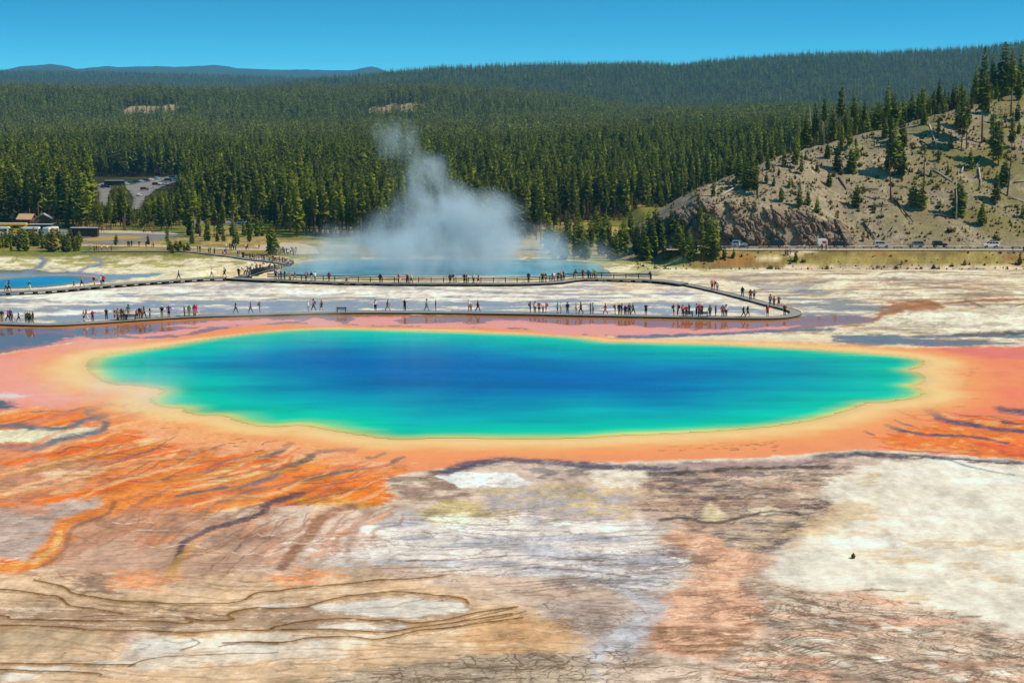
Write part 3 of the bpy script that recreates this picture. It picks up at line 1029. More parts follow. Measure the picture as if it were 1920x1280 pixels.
    stroke([(1240, 975), (1280, 970), (1340, 978), (1430, 960), (1500, 965)], (70, 60, 54), 6, 5, warp=30, a=0.8, grain=1.0)
    # dark band under the orange shore
    stroke([(840, 884), (880, 871), (960, 862), (1050, 870), (1200, 876), (1350, 871), (1500, 866), (1600, 850), (1700, 856), (1800, 862), (1930, 868), (2300, 885)], (96, 90, 104), 13, 10, warp=26, soft=0.7, grain=0.8)
    stroke([(1220, 886), (1300, 882), (1420, 878), (1560, 874)], (56, 54, 58), 12, 9, warp=50, a=0.85, grain=1.0)
    area([(1240, 868), (1400, 864), (1560, 856), (1500, 872), (1300, 878)], (196, 168, 160), 10, 30, a=0.6)
    # ochre right edge of the orange mats
    RR = [(1700, 800), (1780, 790), (1850, 785), (2300, 790), (2300, 870), (1900, 858), (1780, 846), (1680, 838), (1640, 820)]
    area(RR, (228, 118, 44), 14, 40, a=0.85, grain=0.8)
    area(RR, (236, 172, 96), 14, 40, a=0.7, noisy=N3, lo=0.52, hi=0.62)
    area([(1830, 835), (2300, 830), (2300, 862), (1900, 856)], (218, 92, 56), 10, 26, a=0.8)
    for pts, w in (([(1732, 760), (1747, 772), (1765, 785), (1790, 792), (1840, 800), (1915, 808), (2100, 815)], 11), ([(1665, 797), (1690, 807), (1727, 814), (1765, 815), (1840, 822), (1890, 832)], 7), ([(1674, 768), (1700, 776), (1718, 781)], 3),
                   ([(1680, 786), (1695, 793), (1710, 798)], 3), ([(1620, 810), (1636, 816)], 4), ([(1870, 765), (1920, 772), (2000, 770)], 12), ([(1790, 702), (1812, 702)], 2.5), ([(1880, 790), (1920, 795), (2000, 798)], 6)):
        stroke(pts, (92, 86, 102), w, w * 0.7, warp=16)
    # dark rafts and scraps of mat on the orange
    rs = random.Random(5)
    for _ in range(120):
        if rs.random() < 0.4:
            x0, y0 = rs.uniform(1740, 1830), rs.uniform(690, 765)
        elif rs.random() < 0.5:
            x0, y0 = rs.uniform(1230, 1460), rs.uniform(825, 845)
        else:
            x0, y0 = rs.uniform(200, 560), rs.uniform(765, 850)
        if poly_sd(SHORE_PX, np.array([x0]), np.array([y0]))[0] < 6:
            continue
        ln = rs.uniform(2, 9)
        stroke([(x0 - ln, y0 + rs.uniform(-1, 1)), (x0 + ln, y0 + rs.uniform(-1.5, 1.5))], (98, 70, 60), rs.uniform(0.9, 2.0), smooth=False, warp=6, a=0.85)

    # right-hand pale pan
    P = [(1545, 905), (1640, 872), (1750, 862), (1930, 872), (2300, 885), (2300, 1200), (1930, 1192), (1860, 1166), (1740, 1142), (1640, 1112), (1540, 1110), (1450, 1088), (1420, 1070), (1450, 1040), (1500, 1000), (1570, 960), (1545, 930)]
    area(P, (228, 221, 203), 26, 60, wet=0.0, crack=0.06, grain=0.4)
    area(P, (238, 234, 222), 26, 60, a=0.5, noisy=L1, lo=0.50, hi=0.66)
    for pts in ([(1560, 945), (1640, 945), (1660, 960), (1600, 985), (1500, 1010), (1480, 1040), (1470, 1000)], [(1600, 1000), (1660, 998), (1640, 1006)], [(1700, 1018), (1900, 1014), (1930, 1026), (1780, 1030)], [(1620, 1035), (1700, 1040), (1730, 1052), (1640, 1050)],
                [(1780, 1060), (1840, 1060), (1850, 1075), (1790, 1072)], [(1640, 1110), (1730, 1112), (1735, 1125), (1660, 1120)], [(1870, 1080), (1900, 1082), (1900, 1096), (1868, 1094)], [(1600, 900), (1660, 890), (1640, 905)]):
        area(pts, (210, 176, 126), 34, 60, a=0.6)
    for pts in ([(1540, 1012), (1640, 1008), (1690, 1020), (1600, 1030)], [(1780, 900), (1900, 895), (1920, 905), (1800, 912)], [(1740, 860), (1850, 872), (1910, 890), (1800, 880)]):
        area(pts, (244, 242, 234), 10, 40, a=0.8)
    stroke([(1780, 862), (1840, 880), (1900, 890)], (130, 124, 110), 4, 3, warp=30, a=0.7)
    stroke([(1590, 1110), (1640, 1106), (1700, 1108)], (100, 86, 66), 3, 2, warp=16, a=0.7)
    stroke([(1510, 1125), (1550, 1130), (1600, 1122), (1650, 1128), (1720, 1130)], (104, 80, 52), 3.5, 2.5, warp=12, a=0.8)
    stroke([(1740, 1146), (1780, 1156), (1840, 1154)], (124, 92, 50), 4, 3, warp=14, a=0.8)
    # peach cracked fan and stream
    PF = [(1225, 985), (1320, 995), (1390, 1030), (1445, 1052), (1395, 1085), (1440, 1130), (1420, 1190), (1330, 1240), (1230, 1225), (1190, 1180), (1215, 1140), (1290, 1085), (1320, 1052), (1270, 1020)]
    area(PF, (232, 186, 156), 22, 60, crack=0.35, grain=0.5)
    area([(1300, 1040), (1350, 1048), (1330, 1062), (1290, 1056)], (130, 104, 84), 8, 30, a=0.7)
    area([(1180, 1180), (1260, 1172), (1420, 1200), (1500, 1215), (1420, 1235), (1260, 1220)], (146, 114, 84), 16, 60, a=0.8, noisy=N4, lo=0.38, hi=0.58, grain=1.0)
    stroke([(1100, 1085), (1160, 1100), (1205, 1122), (1225, 1130), (1220, 1150), (1195, 1175), (1150, 1210), (1120, 1250), (1125, 1320)], (196, 202, 212), 11, 42, warp=26, a=0.85, wet=0.2, crack=0.9)
    # mottled bottom right
    M = [(1390, 1085), (1450, 1092), (1540, 1112), (1640, 1116), (1740, 1146), (1860, 1170), (1930, 1196), (2300, 1205), (2300, 1400), (1300, 1400), (1340, 1260), (1440, 1200), (1440, 1130)]
    TL = fbm(cx / 60.0, (cyy - 0.20 * cx) / 6.0, 6, 0.62)
    TL2 = fbm(cx / 34.0 + 7, (cyy - 0.22 * cx) / 4.5 + 3, 5, 0.62)
    area(M, (216, 190, 168), 20, 60, grain=1.0, crack=0.8)
    area(M, (136, 116, 100), 20, 60, a=0.8, noisy=TL, lo=0.48, hi=0.64)
    area(M, (214, 206, 186), 14, 40, a=0.8, noisy=TL2, lo=0.55, hi=0.64, crack=0.2)
    area(M, (220, 168, 138), 14, 40, a=0.7, noisy=1 - N1, lo=0.55, hi=0.65)
    for x0, y0 in ((1535, 1200), (1530, 1222), (1580, 1243), (1760, 1225), (1755, 1248), (1650, 1235), (1800, 1270), (1880, 1260), (1420, 1160), (1660, 1172), (1560, 1165), (1700, 1180)):
        w = rs.uniform(18, 30)
        area([(x0 - w, y0 - 4), (x0, y0 - 5), (x0 + w, y0 + 3), (x0, y0 + 6)], (228, 222, 206), 6, 14, a=0.9, crack=0)
    # bottom edge: crackled grey brown
    area([(640, 1262), (800, 1240), (1000, 1215), (1060, 1225), (1130, 1240), (1110, 1400), (500, 1400)], (184, 168, 146), 20, 50, a=0.95, crack=1.0, grain=0.9)
    area([(1120, 1230), (1320, 1235), (1340, 1260), (1300, 1400), (1110, 1400)], (220, 198, 178), 20, 50, a=0.9, crack=1.0)
    area([(860, 1190), (960, 1150), (1060, 1165), (1080, 1190), (1040, 1215), (900, 1225)], (214, 170, 124), 30, 60, a=0.85, crack=0.3)
    for pts, (c, al, w) in late:
        stroke(pts, c, w * 0.8, w * 1.2, warp=30, a=al, soft=0.8)
    # streams through the flats
    stroke([(340, 900), (280, 915), (216, 933), (208, 950), (178, 962), (134, 977), (113, 992), (104, 1013), (92, 1034), (59, 1057), (0, 1066), (-200, 1070)], (232, 138, 58), 16, 22, warp=14, soft=0.5, grain=0.8)
    stroke([(112, 995), (106, 1013), (96, 1032), (62, 1054)], (246, 184, 108), 6, 10, warp=14)
    stroke([(560, 925), (539, 931), (498, 945), (496, 960), (460, 974), (401, 989), (371, 1004), (344, 1019), (338, 1036), (332, 1050), (326, 1062)], (94, 80, 86), 11, 7, warp=10, soft=0.5, grain=0.8)
    stroke([(520, 950), (500, 966), (462, 982), (404, 997), (374, 1012), (350, 1028), (344, 1044)], (214, 150, 104), 5, 7, warp=12, a=0.7)
    stroke([(372, 1020), (352, 1034), (335, 1048), (325, 1066), (322, 1080)], (198, 154, 92), 6, 12, warp=12, a=0.85)
    stroke([(620, 966), (596, 988), (586, 1006), (566, 1028), (545, 1050)], (206, 164, 120), 3, 4, warp=12, a=0.8)
    stroke([(216, 940), (200, 962), (150, 984), (130, 1000), (124, 1024), (110, 1044), (70, 1064)], (150, 108, 82), 4, 6, warp=14, a=0.8)
    stroke([(660, 950), (620, 960), (590, 985), (580, 1002), (560, 1025), (538, 1048), (530, 1063)], (152, 112, 88), 14, 12, warp=14, grain=0.8)
    stroke([(690, 958), (672, 985), (662, 1010), (650, 1035)], (178, 150, 132), 12, 8, warp=16, a=0.8)
    stroke([(510, 990), (480, 1000), (430, 1015), (400, 1030), (360, 1045)], (176, 132, 104), 4, 3, warp=14, a=0.8)
    for _ in range(150):
        x0, y0 = rf.uniform(-60, 1450), rf.uniform(960, 1275)
        ln = rf.uniform(20, 130)
        pts = [(x0 + ln * (t - .5), y0 + rf.uniform(-3, 3) + 0.10 * ln * (t - .5) * rf.uniform(-1, 1)) for t in (0, .25, .5, .75, 1)]
        c, al, w = rf.choice([((150, 112, 84), .55, 1.6), ((110, 90, 76), .55, 1.3), ((240, 228, 212), .6, 2.4), ((228, 182, 146), .5, 3.0), ((196, 160, 130), .5, 2.4)])
        stroke(pts, c, w * 0.8, w * 0.6, warp=16, a=al, soft=0.5)
    # micro terraces: contour lines of a gently warped surface
    def contours(pts, k, wdt, col, a, sx=420.0, sy=34.0, ph=0.0, soft=30):
        sl = window(pts, soft * 2 + 40)
        if sl is None:
            return
        x, y_ = cx[sl], cyy[sl]
        hh = fbm((x + 30 * wx[sl]) / sx + ph, (y_ + 14 * wy[sl]) / sy + ph, 3, 0.38) * k + y_ * k / 150.0
        fr = np.abs((hh % 1.0) - 0.5)
        gr = np.abs(np.gradient(hh, axis=0)) + 0.55 * np.abs(np.gradient(hh, axis=1)) + 1e-4
        ln = 1 - sstep(wdt * 0.45, wdt, fr / gr)
        d = poly_sd([(p[0], p[1] * AN) for p in pts], x, y_ * AN)
        m = a * ln * (1 - sstep(-soft, soft, d)) * sstep(0.30, 0.62, N2[sl])
        blend(m, col, sl=sl)

    contours([(-300, 1075), (300, 1060), (700, 1085), (1000, 1130), (1090, 1180), (1060, 1260), (700, 1300), (-300, 1400)], 9, 1.3, (130, 92, 48), 0.42)
    contours([(-300, 955), (250, 960), (560, 955), (720, 985), (760, 1060), (400, 1090), (-300, 1090)], 11, 1.1, (142, 106, 80), 0.4, ph=3.0)
    contours([(690, 985), (800, 950), (1000, 955), (1250, 985), (1320, 1030), (1230, 1130), (1050, 1130), (700, 1085)], 12, 1.1, (128, 112, 104), 0.6, ph=7.0)
    contours([(1225, 1000), (1330, 1010), (1440, 1052), (1400, 1090), (1440, 1140), (1420, 1200), (1320, 1240), (1200, 1220), (1215, 1140), (1290, 1085)], 24, 1.0, (158, 108, 78), 0.5, ph=41.0, sx=170, sy=20, soft=18)
    contours([(1000, 1030), (1250, 1010), (1320, 1060), (1220, 1125), (1040, 1100)], 24, 1.0, (120, 108, 106), 0.6, ph=45.0, sx=200, sy=22)
    contours([(1000, 1130), (1180, 1110), (1420, 1080), (1440, 1200), (1330, 1250), (1100, 1240)], 15, 1.1, (122, 92, 70), 0.5, ph=11.0, sx=240)
    contours([(500, 1270), (800, 1240), (1060, 1215), (1330, 1240), (1340, 1400), (480, 1400)], 20, 1.1, (96, 78, 60), 0.6, ph=15.0, sx=180)
    contours([(-300, 860), (0, 860), (300, 830), (560, 880), (740, 930), (560, 952), (300, 985), (-300, 1060)], 12, 1.2, (150, 96, 62), 0.4, ph=19.0)
    contours([(1200, 890), (1560, 870), (1560, 960), (1440, 1040), (1230, 975)], 14, 1.2, (86, 72, 66), 0.5, ph=23.0)
    contours([(1390, 1085), (1540, 1112), (1740, 1146), (1930, 1196), (2300, 1210), (2300, 1400), (1300, 1400)], 18, 1.1, (96, 76, 62), 0.55, ph=27.0, sx=220)
    contours([(1300, 500), (2300, 496), (2300, 640), (1500, 640), (1440, 570)], 10, 1.2, (150, 122, 92), 0.5, ph=31.0, sx=260, sy=14)
    # terrace lips
    lips = [[(-200, 1100), (0, 1105), (83, 1115), (113, 1120), (128, 1134), (166, 1139), (229, 1149)],
            [(64, 1087), (125, 1102), (137, 1112), (184, 1120), (232, 1127), (267, 1128), (341, 1131), (445, 1128), (475, 1113), (520, 1108), (554, 1102), (658, 1093), (717, 1087), (777, 1085), (836, 1079)],
            [(-200, 1150), (0, 1154), (24, 1160), (148, 1163), (297, 1164), (341, 1168), (360, 1165), (350, 1158), (386, 1164), (436, 1161), (427, 1152), (469, 1140), (520, 1140), (569, 1139), (608, 1127), (658, 1117), (741, 1109), (806, 1115), (866, 1121), (880, 1131)],
            [(-200, 1168), (0, 1171), (125, 1176), (178, 1182), (297, 1183), (341, 1186), (415, 1182), (480, 1182), (510, 1181), (524, 1173), (584, 1163), (646, 1160), (705, 1163), (732, 1161), (777, 1167), (836, 1161), (895, 1148), (970, 1137)],
            [(-200, 1240), (0, 1243), (208, 1246), (252, 1246)], [(-200, 1250), (0, 1255), (163, 1261), (190, 1264)],
            [(533, 1180), (628, 1180), (717, 1185), (777, 1176), (851, 1167), (960, 1150)], [(420, 1206), (480, 1203), (524, 1204), (599, 1194), (658, 1194), (711, 1198), (777, 1183), (851, 1175), (980, 1158)],
            [(150, 1155), (200, 1153), (290, 1155), (310, 1158)], [(300, 1140), (360, 1148), (420, 1153)], [(340, 1218), (375, 1205), (360, 1195)], [(410, 1213), (460, 1204), (520, 1206)], [(240, 1250), (290, 1232), (420, 1226), (520, 1222)],
            [(830, 1050), (900, 1046), (1000, 1040), (1060, 1046), (1130, 1052)], [(760, 1052), (830, 1050)], [(1000, 1064), (1100, 1070), (1180, 1082)], [(960, 1140), (900, 1155), (840, 1168)], [(985, 1145), (930, 1160), (860, 1172)]]
    for i, pts in enumerate(lips):
        thin = i >= 8
        stroke(pts, (112, 76, 30), 2.2 if thin else 3.4, 2.0 if thin else 3.0, warp=10, soft=0.7, a=0.75 if thin else 0.92, step=0.02 if thin else 0.05)
        if not thin:
            stroke([(x, y + 3) for x, y in pts], (150, 116, 66), 3.0, 2.6, warp=10, soft=0.9, a=0.5)

    # ================= shore of the spring, by true distance from the water
    near = window([(x, y) for x, y in SHORE_PX], 420)
    d = poly_sd(shore_w, X[near], Y[near])
    Cn = C[near]
    far_side = sstep(228, 240, Y[near]) * sstep(-70, -50, X[near]) * (1 - sstep(52, 64, X[near]))
    wid = 1 - 0.72 * far_side
    dd = (d + (N2[near] - 0.5) * 3.0) / wid
    for a0, a1, c, s_ in ((5.0, 11.0, (252, 162, 98), 0.75), (2.2, 6.5, (253, 202, 140), 0.9), (-3.0, 2.0, (250, 200, 88), 1.0)):
        mk = s_ * (1 - sstep(a0 - 0.5, a1, dd)) * (d > -6)
        Cn += mk[..., None] * (alb(c) - Cn)
        W[near] *= 1 - 0.5 * mk * (1 - far_side)
        CR[near] *= 1 - mk
    W[near] = np.maximum(W[near], 0.55 * (1 - sstep(0.2, 2.4, d)))
    C[near] = Cn
    blot = fbm(X / 2.6 + 5, Y / 4.2, 6, 0.62)
    blot2 = fbm(X / 0.9 + 5, Y / 2.0, 4, 0.62)
    calm = np.ones(X.shape)
    calm[near] = 0.35 + 0.65 * sstep(4, 16, np.abs(d))
    calm = calm * (0.25 + 0.75 * np.clip(GR / 0.55, 0, 1))
    C *= (1.02 + calm * (0.85 * (blot - 0.5) + 0.75 * (blot2 - 0.5)) * (1 - 0.8 * np.clip(W, 0, 1)))[..., None]
    dfull = np.full(X.shape, 99.0)
    dfull[near] = d
    Z = Z + DZ - 0.5 * sstep(0.0, 4.0, -dfull)
    Z = Z + (N3 - 0.5) * 0.10 * (1 - np.clip(W, 0, 1)) * sstep(3, 14, np.abs(dfull))
    # the turquoise pool's bed
    return grid_mesh('basin_ground', X, Y, Z, basin_material(), {'wet': np.clip(W, 0, 1), 'crack': np.clip(CR, 0, 1), 'grain': np.clip(GR, 0, 1)}, np.clip(C, 0, 0.9))


basin = build_basin()
tag(basin, 'crusted mineral flats with orange bacterial mats around the springs', kind='structure')


def pool_sheet(name, outline_w, z, colour_fn, mat, step=1.0):
    """water surface: a grid trimmed to the outline, coloured by depth"""
    o = np.asarray(outline_w)
    x0, y0 = o.min(0) - step
    x1, y1 = o.max(0) + step
    X, Y = np.meshgrid(np.arange(x0, x1, step), np.arange(y0, y1, step))
    d = poly_sd(o, X, Y)
    nr, nc = X.shape
    keep = d < step * 0.5
    idx = -np.ones(X.shape, dtype=int)
    # pull boundary vertices onto the shore
    gx = np.gradient(d, step, axis=1)
    gy = np.gradient(d, step, axis=0)
    gl = np.sqrt(gx * gx + gy * gy) + 1e-6
    edge = d > -step * 0.3
    Xs = np.where(edge, X - gx / gl * d, X)
    Ys = np.where(edge, Y - gy / gl * d, Y)
    idx[keep] = np.arange(keep.sum())
    q = np.stack([idx[:-1, :-1], idx[:-1, 1:], idx[1:, 1:], idx[1:, :-1]], -1).reshape(-1, 4)
    q = q[(q >= 0).all(1)]
    co = np.stack([Xs[keep], Ys[keep], np.full(keep.sum(), z)], -1)
    me = bpy.data.meshes.new(name)
    me.from_pydata(co.tolist(), [], q.tolist())
    ca = me.color_attributes.new('Col', 'FLOAT_COLOR', 'POINT')
    c4 = np.ones((len(co), 4), dtype=np.float32)
    c4[:, :3] = colour_fn(Xs[keep], Ys[keep], np.maximum(0, -d[keep]))
    ca.data.foreach_set('color', c4.ravel())
    me.materials.append(mat)
    me.polygons.foreach_set('use_smooth', [True] * len(me.polygons))
    ob = bpy.data.objects.new(name, me)
    COL.objects.link(ob)
    return ob


def depth_ramp(d, stops):
    s = np.array([a for a, _ in stops])
    c = np.array([alb(b) for _, b in stops])
    return np.stack([np.interp(d, s, c[:, k]) for k in range(3)], -1)


M_WATER = water_material('spring_water', 0.03, 0.05)


def prismatic(X, Y, d):
    n = fbm(X / 9.0, Y / 14.0, 5)
    n2 = fbm(X / 30.0 + 9, Y / 30.0, 3)
    lw = sstep(-58, -44, X)
    st = fbm(X / 16.0 + 4, Y / 2.6, 5, 0.6)
    d2 = d * (0.66 + 0.30 * lw) * (1 + 0.6 * (n2 - 0.5)) + ((n - 0.5) * 5.0 + (st - 0.5) * 5.0) * sstep(1.0, 7, d)
    return depth_ramp(d2, [(0, (255, 206, 84)), (0.4, (252, 216, 70)), (0.9, (224, 226, 90)), (1.7, (130, 226, 132)), (3.4, (0, 214, 158)), (8, (0, 194, 170)), (14, (0, 162, 174)), (21, (0, 124, 174)), (29, (0, 96, 170)), (46, (0, 80, 164))])


spring = pool_sheet('hot_spring_water', shore_w, 0.015, prismatic, M_WATER, 0.8)
tag(spring, 'great oval hot spring grading from blue centre through green to yellow rim', kind='structure')

TURQ_PX = [(-120, 552), (-60, 549), (0, 543), (60, 540), (110, 536), (160, 530), (185, 525), (165, 519), (120, 517), (70, 518), (20, 521), (-40, 526), (-120, 530)]
turq_w = np.array([on_plane(x, y, 0.0)[:2] for x, y in smooth_closed(TURQ_PX, 3)])
turq = pool_sheet('turquoise_pool_water', turq_w, 0.05, lambda X, Y, d: depth_ramp(d + 1.2 * (fbm(X / 6, Y / 6, 3) - 0.5), [(0, (186, 110, 70)), (1.0, (170, 130, 90)), (2.6, (60, 150, 150)), (5, (0, 140, 186)), (9, (0, 138, 196))]), M_WATER, 0.7)
tag(turq, 'small turquoise pool with orange rim beyond the far boardwalk', kind='structure')

CR_W = [(-60, 333), (-40, 329), (-10, 328), (14, 331), (24, 345), (27, 380), (26, 420), (22, 448), (0, 455), (-30, 456), (-52, 454), (-61, 440), (-62, 400), (-61, 360)]
crater = pool_sheet('steaming_pool_water', smooth_closed(CR_W, 3), -9.6, lambda X, Y, d: depth_ramp(d, [(0, (206, 200, 160)), (2.5, (160, 206, 206)), (7, (128, 198, 214)), (20, (110, 190, 214))]), M_WATER, 1.5)
tag(crater, 'pale blue steaming crater pool behind the railing', kind='structure')

# ------------------------------------------------------------------ land behind the basin
def soil_material(name, stops, scale, rock=False, grass=None):
    m, n, l, b = new_mat(name)
    geo = n.new('ShaderNodeNewGeometry')
    pos = geo.outputs['Position']
    a = noise(n, l, pos, scale, 8, 0.65)
    c = ramp(n, l, a, [(p, tuple(float(x) for x in alb(k))) for p, k in stops])
    f = noise(n, l, pos, scale * 14, 5, 0.7)
    c = mixcol(n, l, 0.8, c, mixcol(n, l, 1.0, c, ramp(n, l, f, [(0.3, g3(0.62)), (0.7, g3(1.3))]), 'MULTIPLY'))
    if grass:
        sx = n.new('ShaderNodeSeparateXYZ')
        l.new(pos, sx.inputs[0])
        mr = n.new('ShaderNodeMapRange')
        mr.inputs['From Min'].default_value = grass[0]
        mr.inputs['From Max'].default_value = grass[1]
        l.new(sx.outputs[0], mr.inputs[0])
        gm = chain(n, l, 'MULTIPLY', mr.outputs[0], ramp(n, l, noise(n, l, pos, 0.07, 6, 0.6), [(0.40, g3(0.0)), (0.56, g3(1.0))]))
        c = mixcol(n, l, gm, c, tuple(float(x) for x in alb(grass[2])))
    l.new(c, b.inputs['Base Color'])
    b.inputs['Roughness'].default_value = 0.95
    b.inputs['Specular IOR Level'].default_value = 0.1
    bp = n.new('ShaderNodeBump')
    bp.inputs['Strength'].default_value = 0.8
    bp.inputs['Distance'].default_value = 0.6
    l.new(f, bp.inputs['Height'])
    l.new(bp.outputs[0], b.inputs['Normal'])
    return m


M_HILL = soil_material('hillside_soil', [(0.25, (108, 98, 80)), (0.40, (168, 154, 130)), (0.50, (146, 134, 112)), (0.58, (182, 168, 142)), (0.66, (136, 126, 88)), (0.8, (178, 164, 136))], 0.16, grass=(95, 140, (136, 128, 80)))
M_FLOOR = soil_material('forest_floor', [(0.3, (44, 50, 24)), (0.5, (58, 62, 30)), (0.7, (84, 80, 44))], 0.03)
M_CLEAR = soil_material('open_slope', [(0.3, (150, 132, 100)), (0.6, (176, 156, 118))], 0.05)
M_ROCK = soil_material('volcanic_rock', [(0.28, (62, 56, 52)), (0.42, (124, 112, 100)), (0.52, (158, 146, 130)), (0.60, (158, 124, 98)), (0.68, (150, 138, 124)), (0.8, (176, 164, 148))], 0.45)

hx = np.arange(18, 340, 1.25)
hy = np.concatenate([np.arange(460, 600, 1.1), np.arange(600, 760, 5.0)])
HX, HY = np.meshgrid(hx, hy)
HZ = hill_z(HX, HY)
hill = grid_mesh('hillside', HX, HY, HZ, M_HILL)
tag(hill, 'bare tan hillside rising behind the road', kind='structure')


def worley(x, y, seed=3):
    """distance to nearest and second nearest cell point, and a value per cell"""
    r = np.random.RandomState(seed)
    px_, py_, pv = r.rand(64, 64), r.rand(64, 64), r.rand(64, 64)
    xi, yi = np.floor(x).astype(int), np.floor(y).astype(int)
    d1 = np.full(x.shape, 9.0)
    d2 = np.full(x.shape, 9.0)
    v = np.zeros(x.shape)
    for i in (-1, 0, 1):
        for j in (-1, 0, 1):
            a, b_ = (xi + i) & 63, (yi + j) & 63
            d = np.hypot(xi + i + px_[a, b_] - x, yi + j + py_[a, b_] - y)
            nearer = d < d1
            d2 = np.where(nearer, d1, np.minimum(d2, d))
            v = np.where(nearer, pv[a, b_], v)
            d1 = np.where(nearer, d, d1)
    return d1, d2, v


def build_cliff():
    xs = np.arange(33, 106, 0.30)
    ys = np.arange(-1.2, 12.5, 0.16)
    X, T = np.meshgrid(xs, ys)
    foot = 465.5 + 10 * (1 - sstep(30, 60, X))
    Y = foot + T
    Z = hill_z(X, Y)
    chh = interp([(33, 2), (38, 5), (45, 9), (55, 12.5), (75, 11), (90, 9), (104, 4), (108, 2)], X)
    rel = (Z - ROAD_Z) / np.maximum(chh, 1)
    on = sstep(-0.05, 0.12, rel) * (1 - sstep(0.95, 1.2, rel)) * sstep(33, 40, X) * (1 - sstep(93, 105, X))
    d1, d2, v = worley(X / 2.1 + 0.25 * Z, Z / 3.1)
    e1, e2, w = worley(X / 0.8 + 9, Z / 1.0 + 4, 8)
    disp = (v - 0.4) * 3.0 + np.minimum(d2 - d1, 0.3) * 3.2 - 0.9 + (w - 0.5) * 1.3 + np.minimum(e2 - e1, 0.25) * 1.5 + (fbm(X / 7, Z / 9, 3) - 0.5) * 4.0
    out = on * disp
    return grid_mesh('rock_cliff', X, Y - out * 0.9 - 0.35 * on + 0.5 * (1 - on), Z + out * 0.32 - 0.6 * (1 - on), M_ROCK)


cliff = build_cliff()
for p in cliff.data.polygons:
    p.use_smooth = False
tag(cliff, 'dark craggy rock face at the foot of the hill beside the road', 'cliff')

vy = np.concatenate([np.arange(560, 1400, 12), np.arange(1400, 3400, 25), np.arange(3400, 7700, 45)])
vu = np.linspace(-1300, 1300, 300) / FPX
VX = vy[:, None] * vu[None, :]
VY = np.repeat(vy[:, None], len(vu), 1)
VZ = valley_z(VX, VY) - 0.35
valley = grid_mesh('valley_terrain', VX, VY, VZ, M_FLOOR)
tag(valley, 'forested valley floor and low ridges', kind='structure')


def mountain(name, D, prof, label):
    p = lift(prof, D, 0)
    px_ = np.linspace(prof[0][0], prof[-1][0], 260)
    top = interp(p, px_) + (fbm(px_ / 14.0, 0 * px_ + D, 4) - 0.5) * D * 0.0006
    rows = []
    for k in np.linspace(0, 1, 26):
        yy = D - 2600 * (1 - k)
        rows.append((yy, -30 + (top + 30) * sstep(0, 1, np.full_like(px_, k))))
    rows.append((D + 900, top * 0 - 30))
    X = np.array([(px_ - 960) / FPX * r[0] for r in rows])
    Y = np.array([np.full_like(px_, r[0]) for r in rows])
    Z = np.array([r[1] for r in rows])
    Z = Z + (fbm(X / 500.0, Y / 500.0, 4) - 0.5) * 60 * (1 - sstep(D - 500, D - 60, Y)) * sstep(D - 2600, D - 2000, Y)
    o = grid_mesh(name, X, Y, Z, M_FLOOR)
    return tag(o, label, kind='structure')


mountain('mountain_range', 13500, [(-500, 140), (-200, 139), (-20, 137), (15, 134), (50, 127), (85, 124), (110, 122), (130, 125), (160, 132), (230, 133), (300, 134), (480, 137), (700, 140)], 'far blue rounded mountain on the horizon')
mountain('mountain_range', 14500, [(60, 140), (140, 133), (175, 129), (215, 126), (235, 128), (300, 126), (337, 128), (375, 126), (410, 124), (437, 127), (455, 130), (480, 131), (540, 133), (580, 132), (600, 133), (660, 134), (680, 130), (700, 127), (712, 129), (730, 136), (800, 140)], 'far blue mountain chain with a small peak at its end')

# ------------------------------------------------------------------ conifers
def foliage_material(name, dark, light, dead=None):
    m, n, l, b = new_mat(name)
    oi = n.new('ShaderNodeObjectInfo')
    geo = n.new('ShaderNodeNewGeometry')
    f = noise(n, l, geo.outputs['Position'], 0.9, 3)
    t = chain(n, l, 'ADD', chain(n, l, 'MULTIPLY', oi.outputs['Random'], 0.65), chain(n, l, 'MULTIPLY', f, 0.45))
    c = ramp(n, l, t, [(0.12, tuple(a * 0.7 for a in dark)), (0.5, tuple((a + b_) / 2 for a, b_ in zip(dark, light))), (0.95, tuple(a * 1.15 for a in light))])
    l.new(c, b.inputs['Base Color'])
    b.inputs['Roughness'].default_value = 0.75
    b.inputs['Specular IOR Level'].default_value = 0.15
    tr = n.new('ShaderNodeBsdfTranslucent')
    l.new(c, tr.inputs['Color'])
    mx = n.new('ShaderNodeMixShader')
    mx.inputs[0].default_value = 0.18
    l.new(b.outputs[0], mx.inputs[1])
    l.new(tr.outputs[0], mx.inputs[2])
    l.new(mx.outputs[0], n['Material Output'].inputs['Surface'])
    return m


M_NEEDLE = foliage_material('pine_needles', (0.024, 0.046, 0.002), (0.250, 0.262, 0.008))
M_YOUNG = foliage_material('young_pine_needles', (0.070, 0.110, 0.005), (0.25, 0.27, 0.016))
M_SHRUB = foliage_material('willow_leaves', (0.12, 0.125, 0.014), (0.34, 0.25, 0.05))
M_BARK = plain('pine_bark', (128, 112, 98), 0.95, 0.1, 0.3, 4)
M_DEAD = plain('bleached_wood', (186, 178, 166), 0.9, 0.1, 0.2, 4)
M_DARKWOOD = plain('weathered_dark_wood', (84, 74, 66), 0.95, 0.1, 0.3, 4)


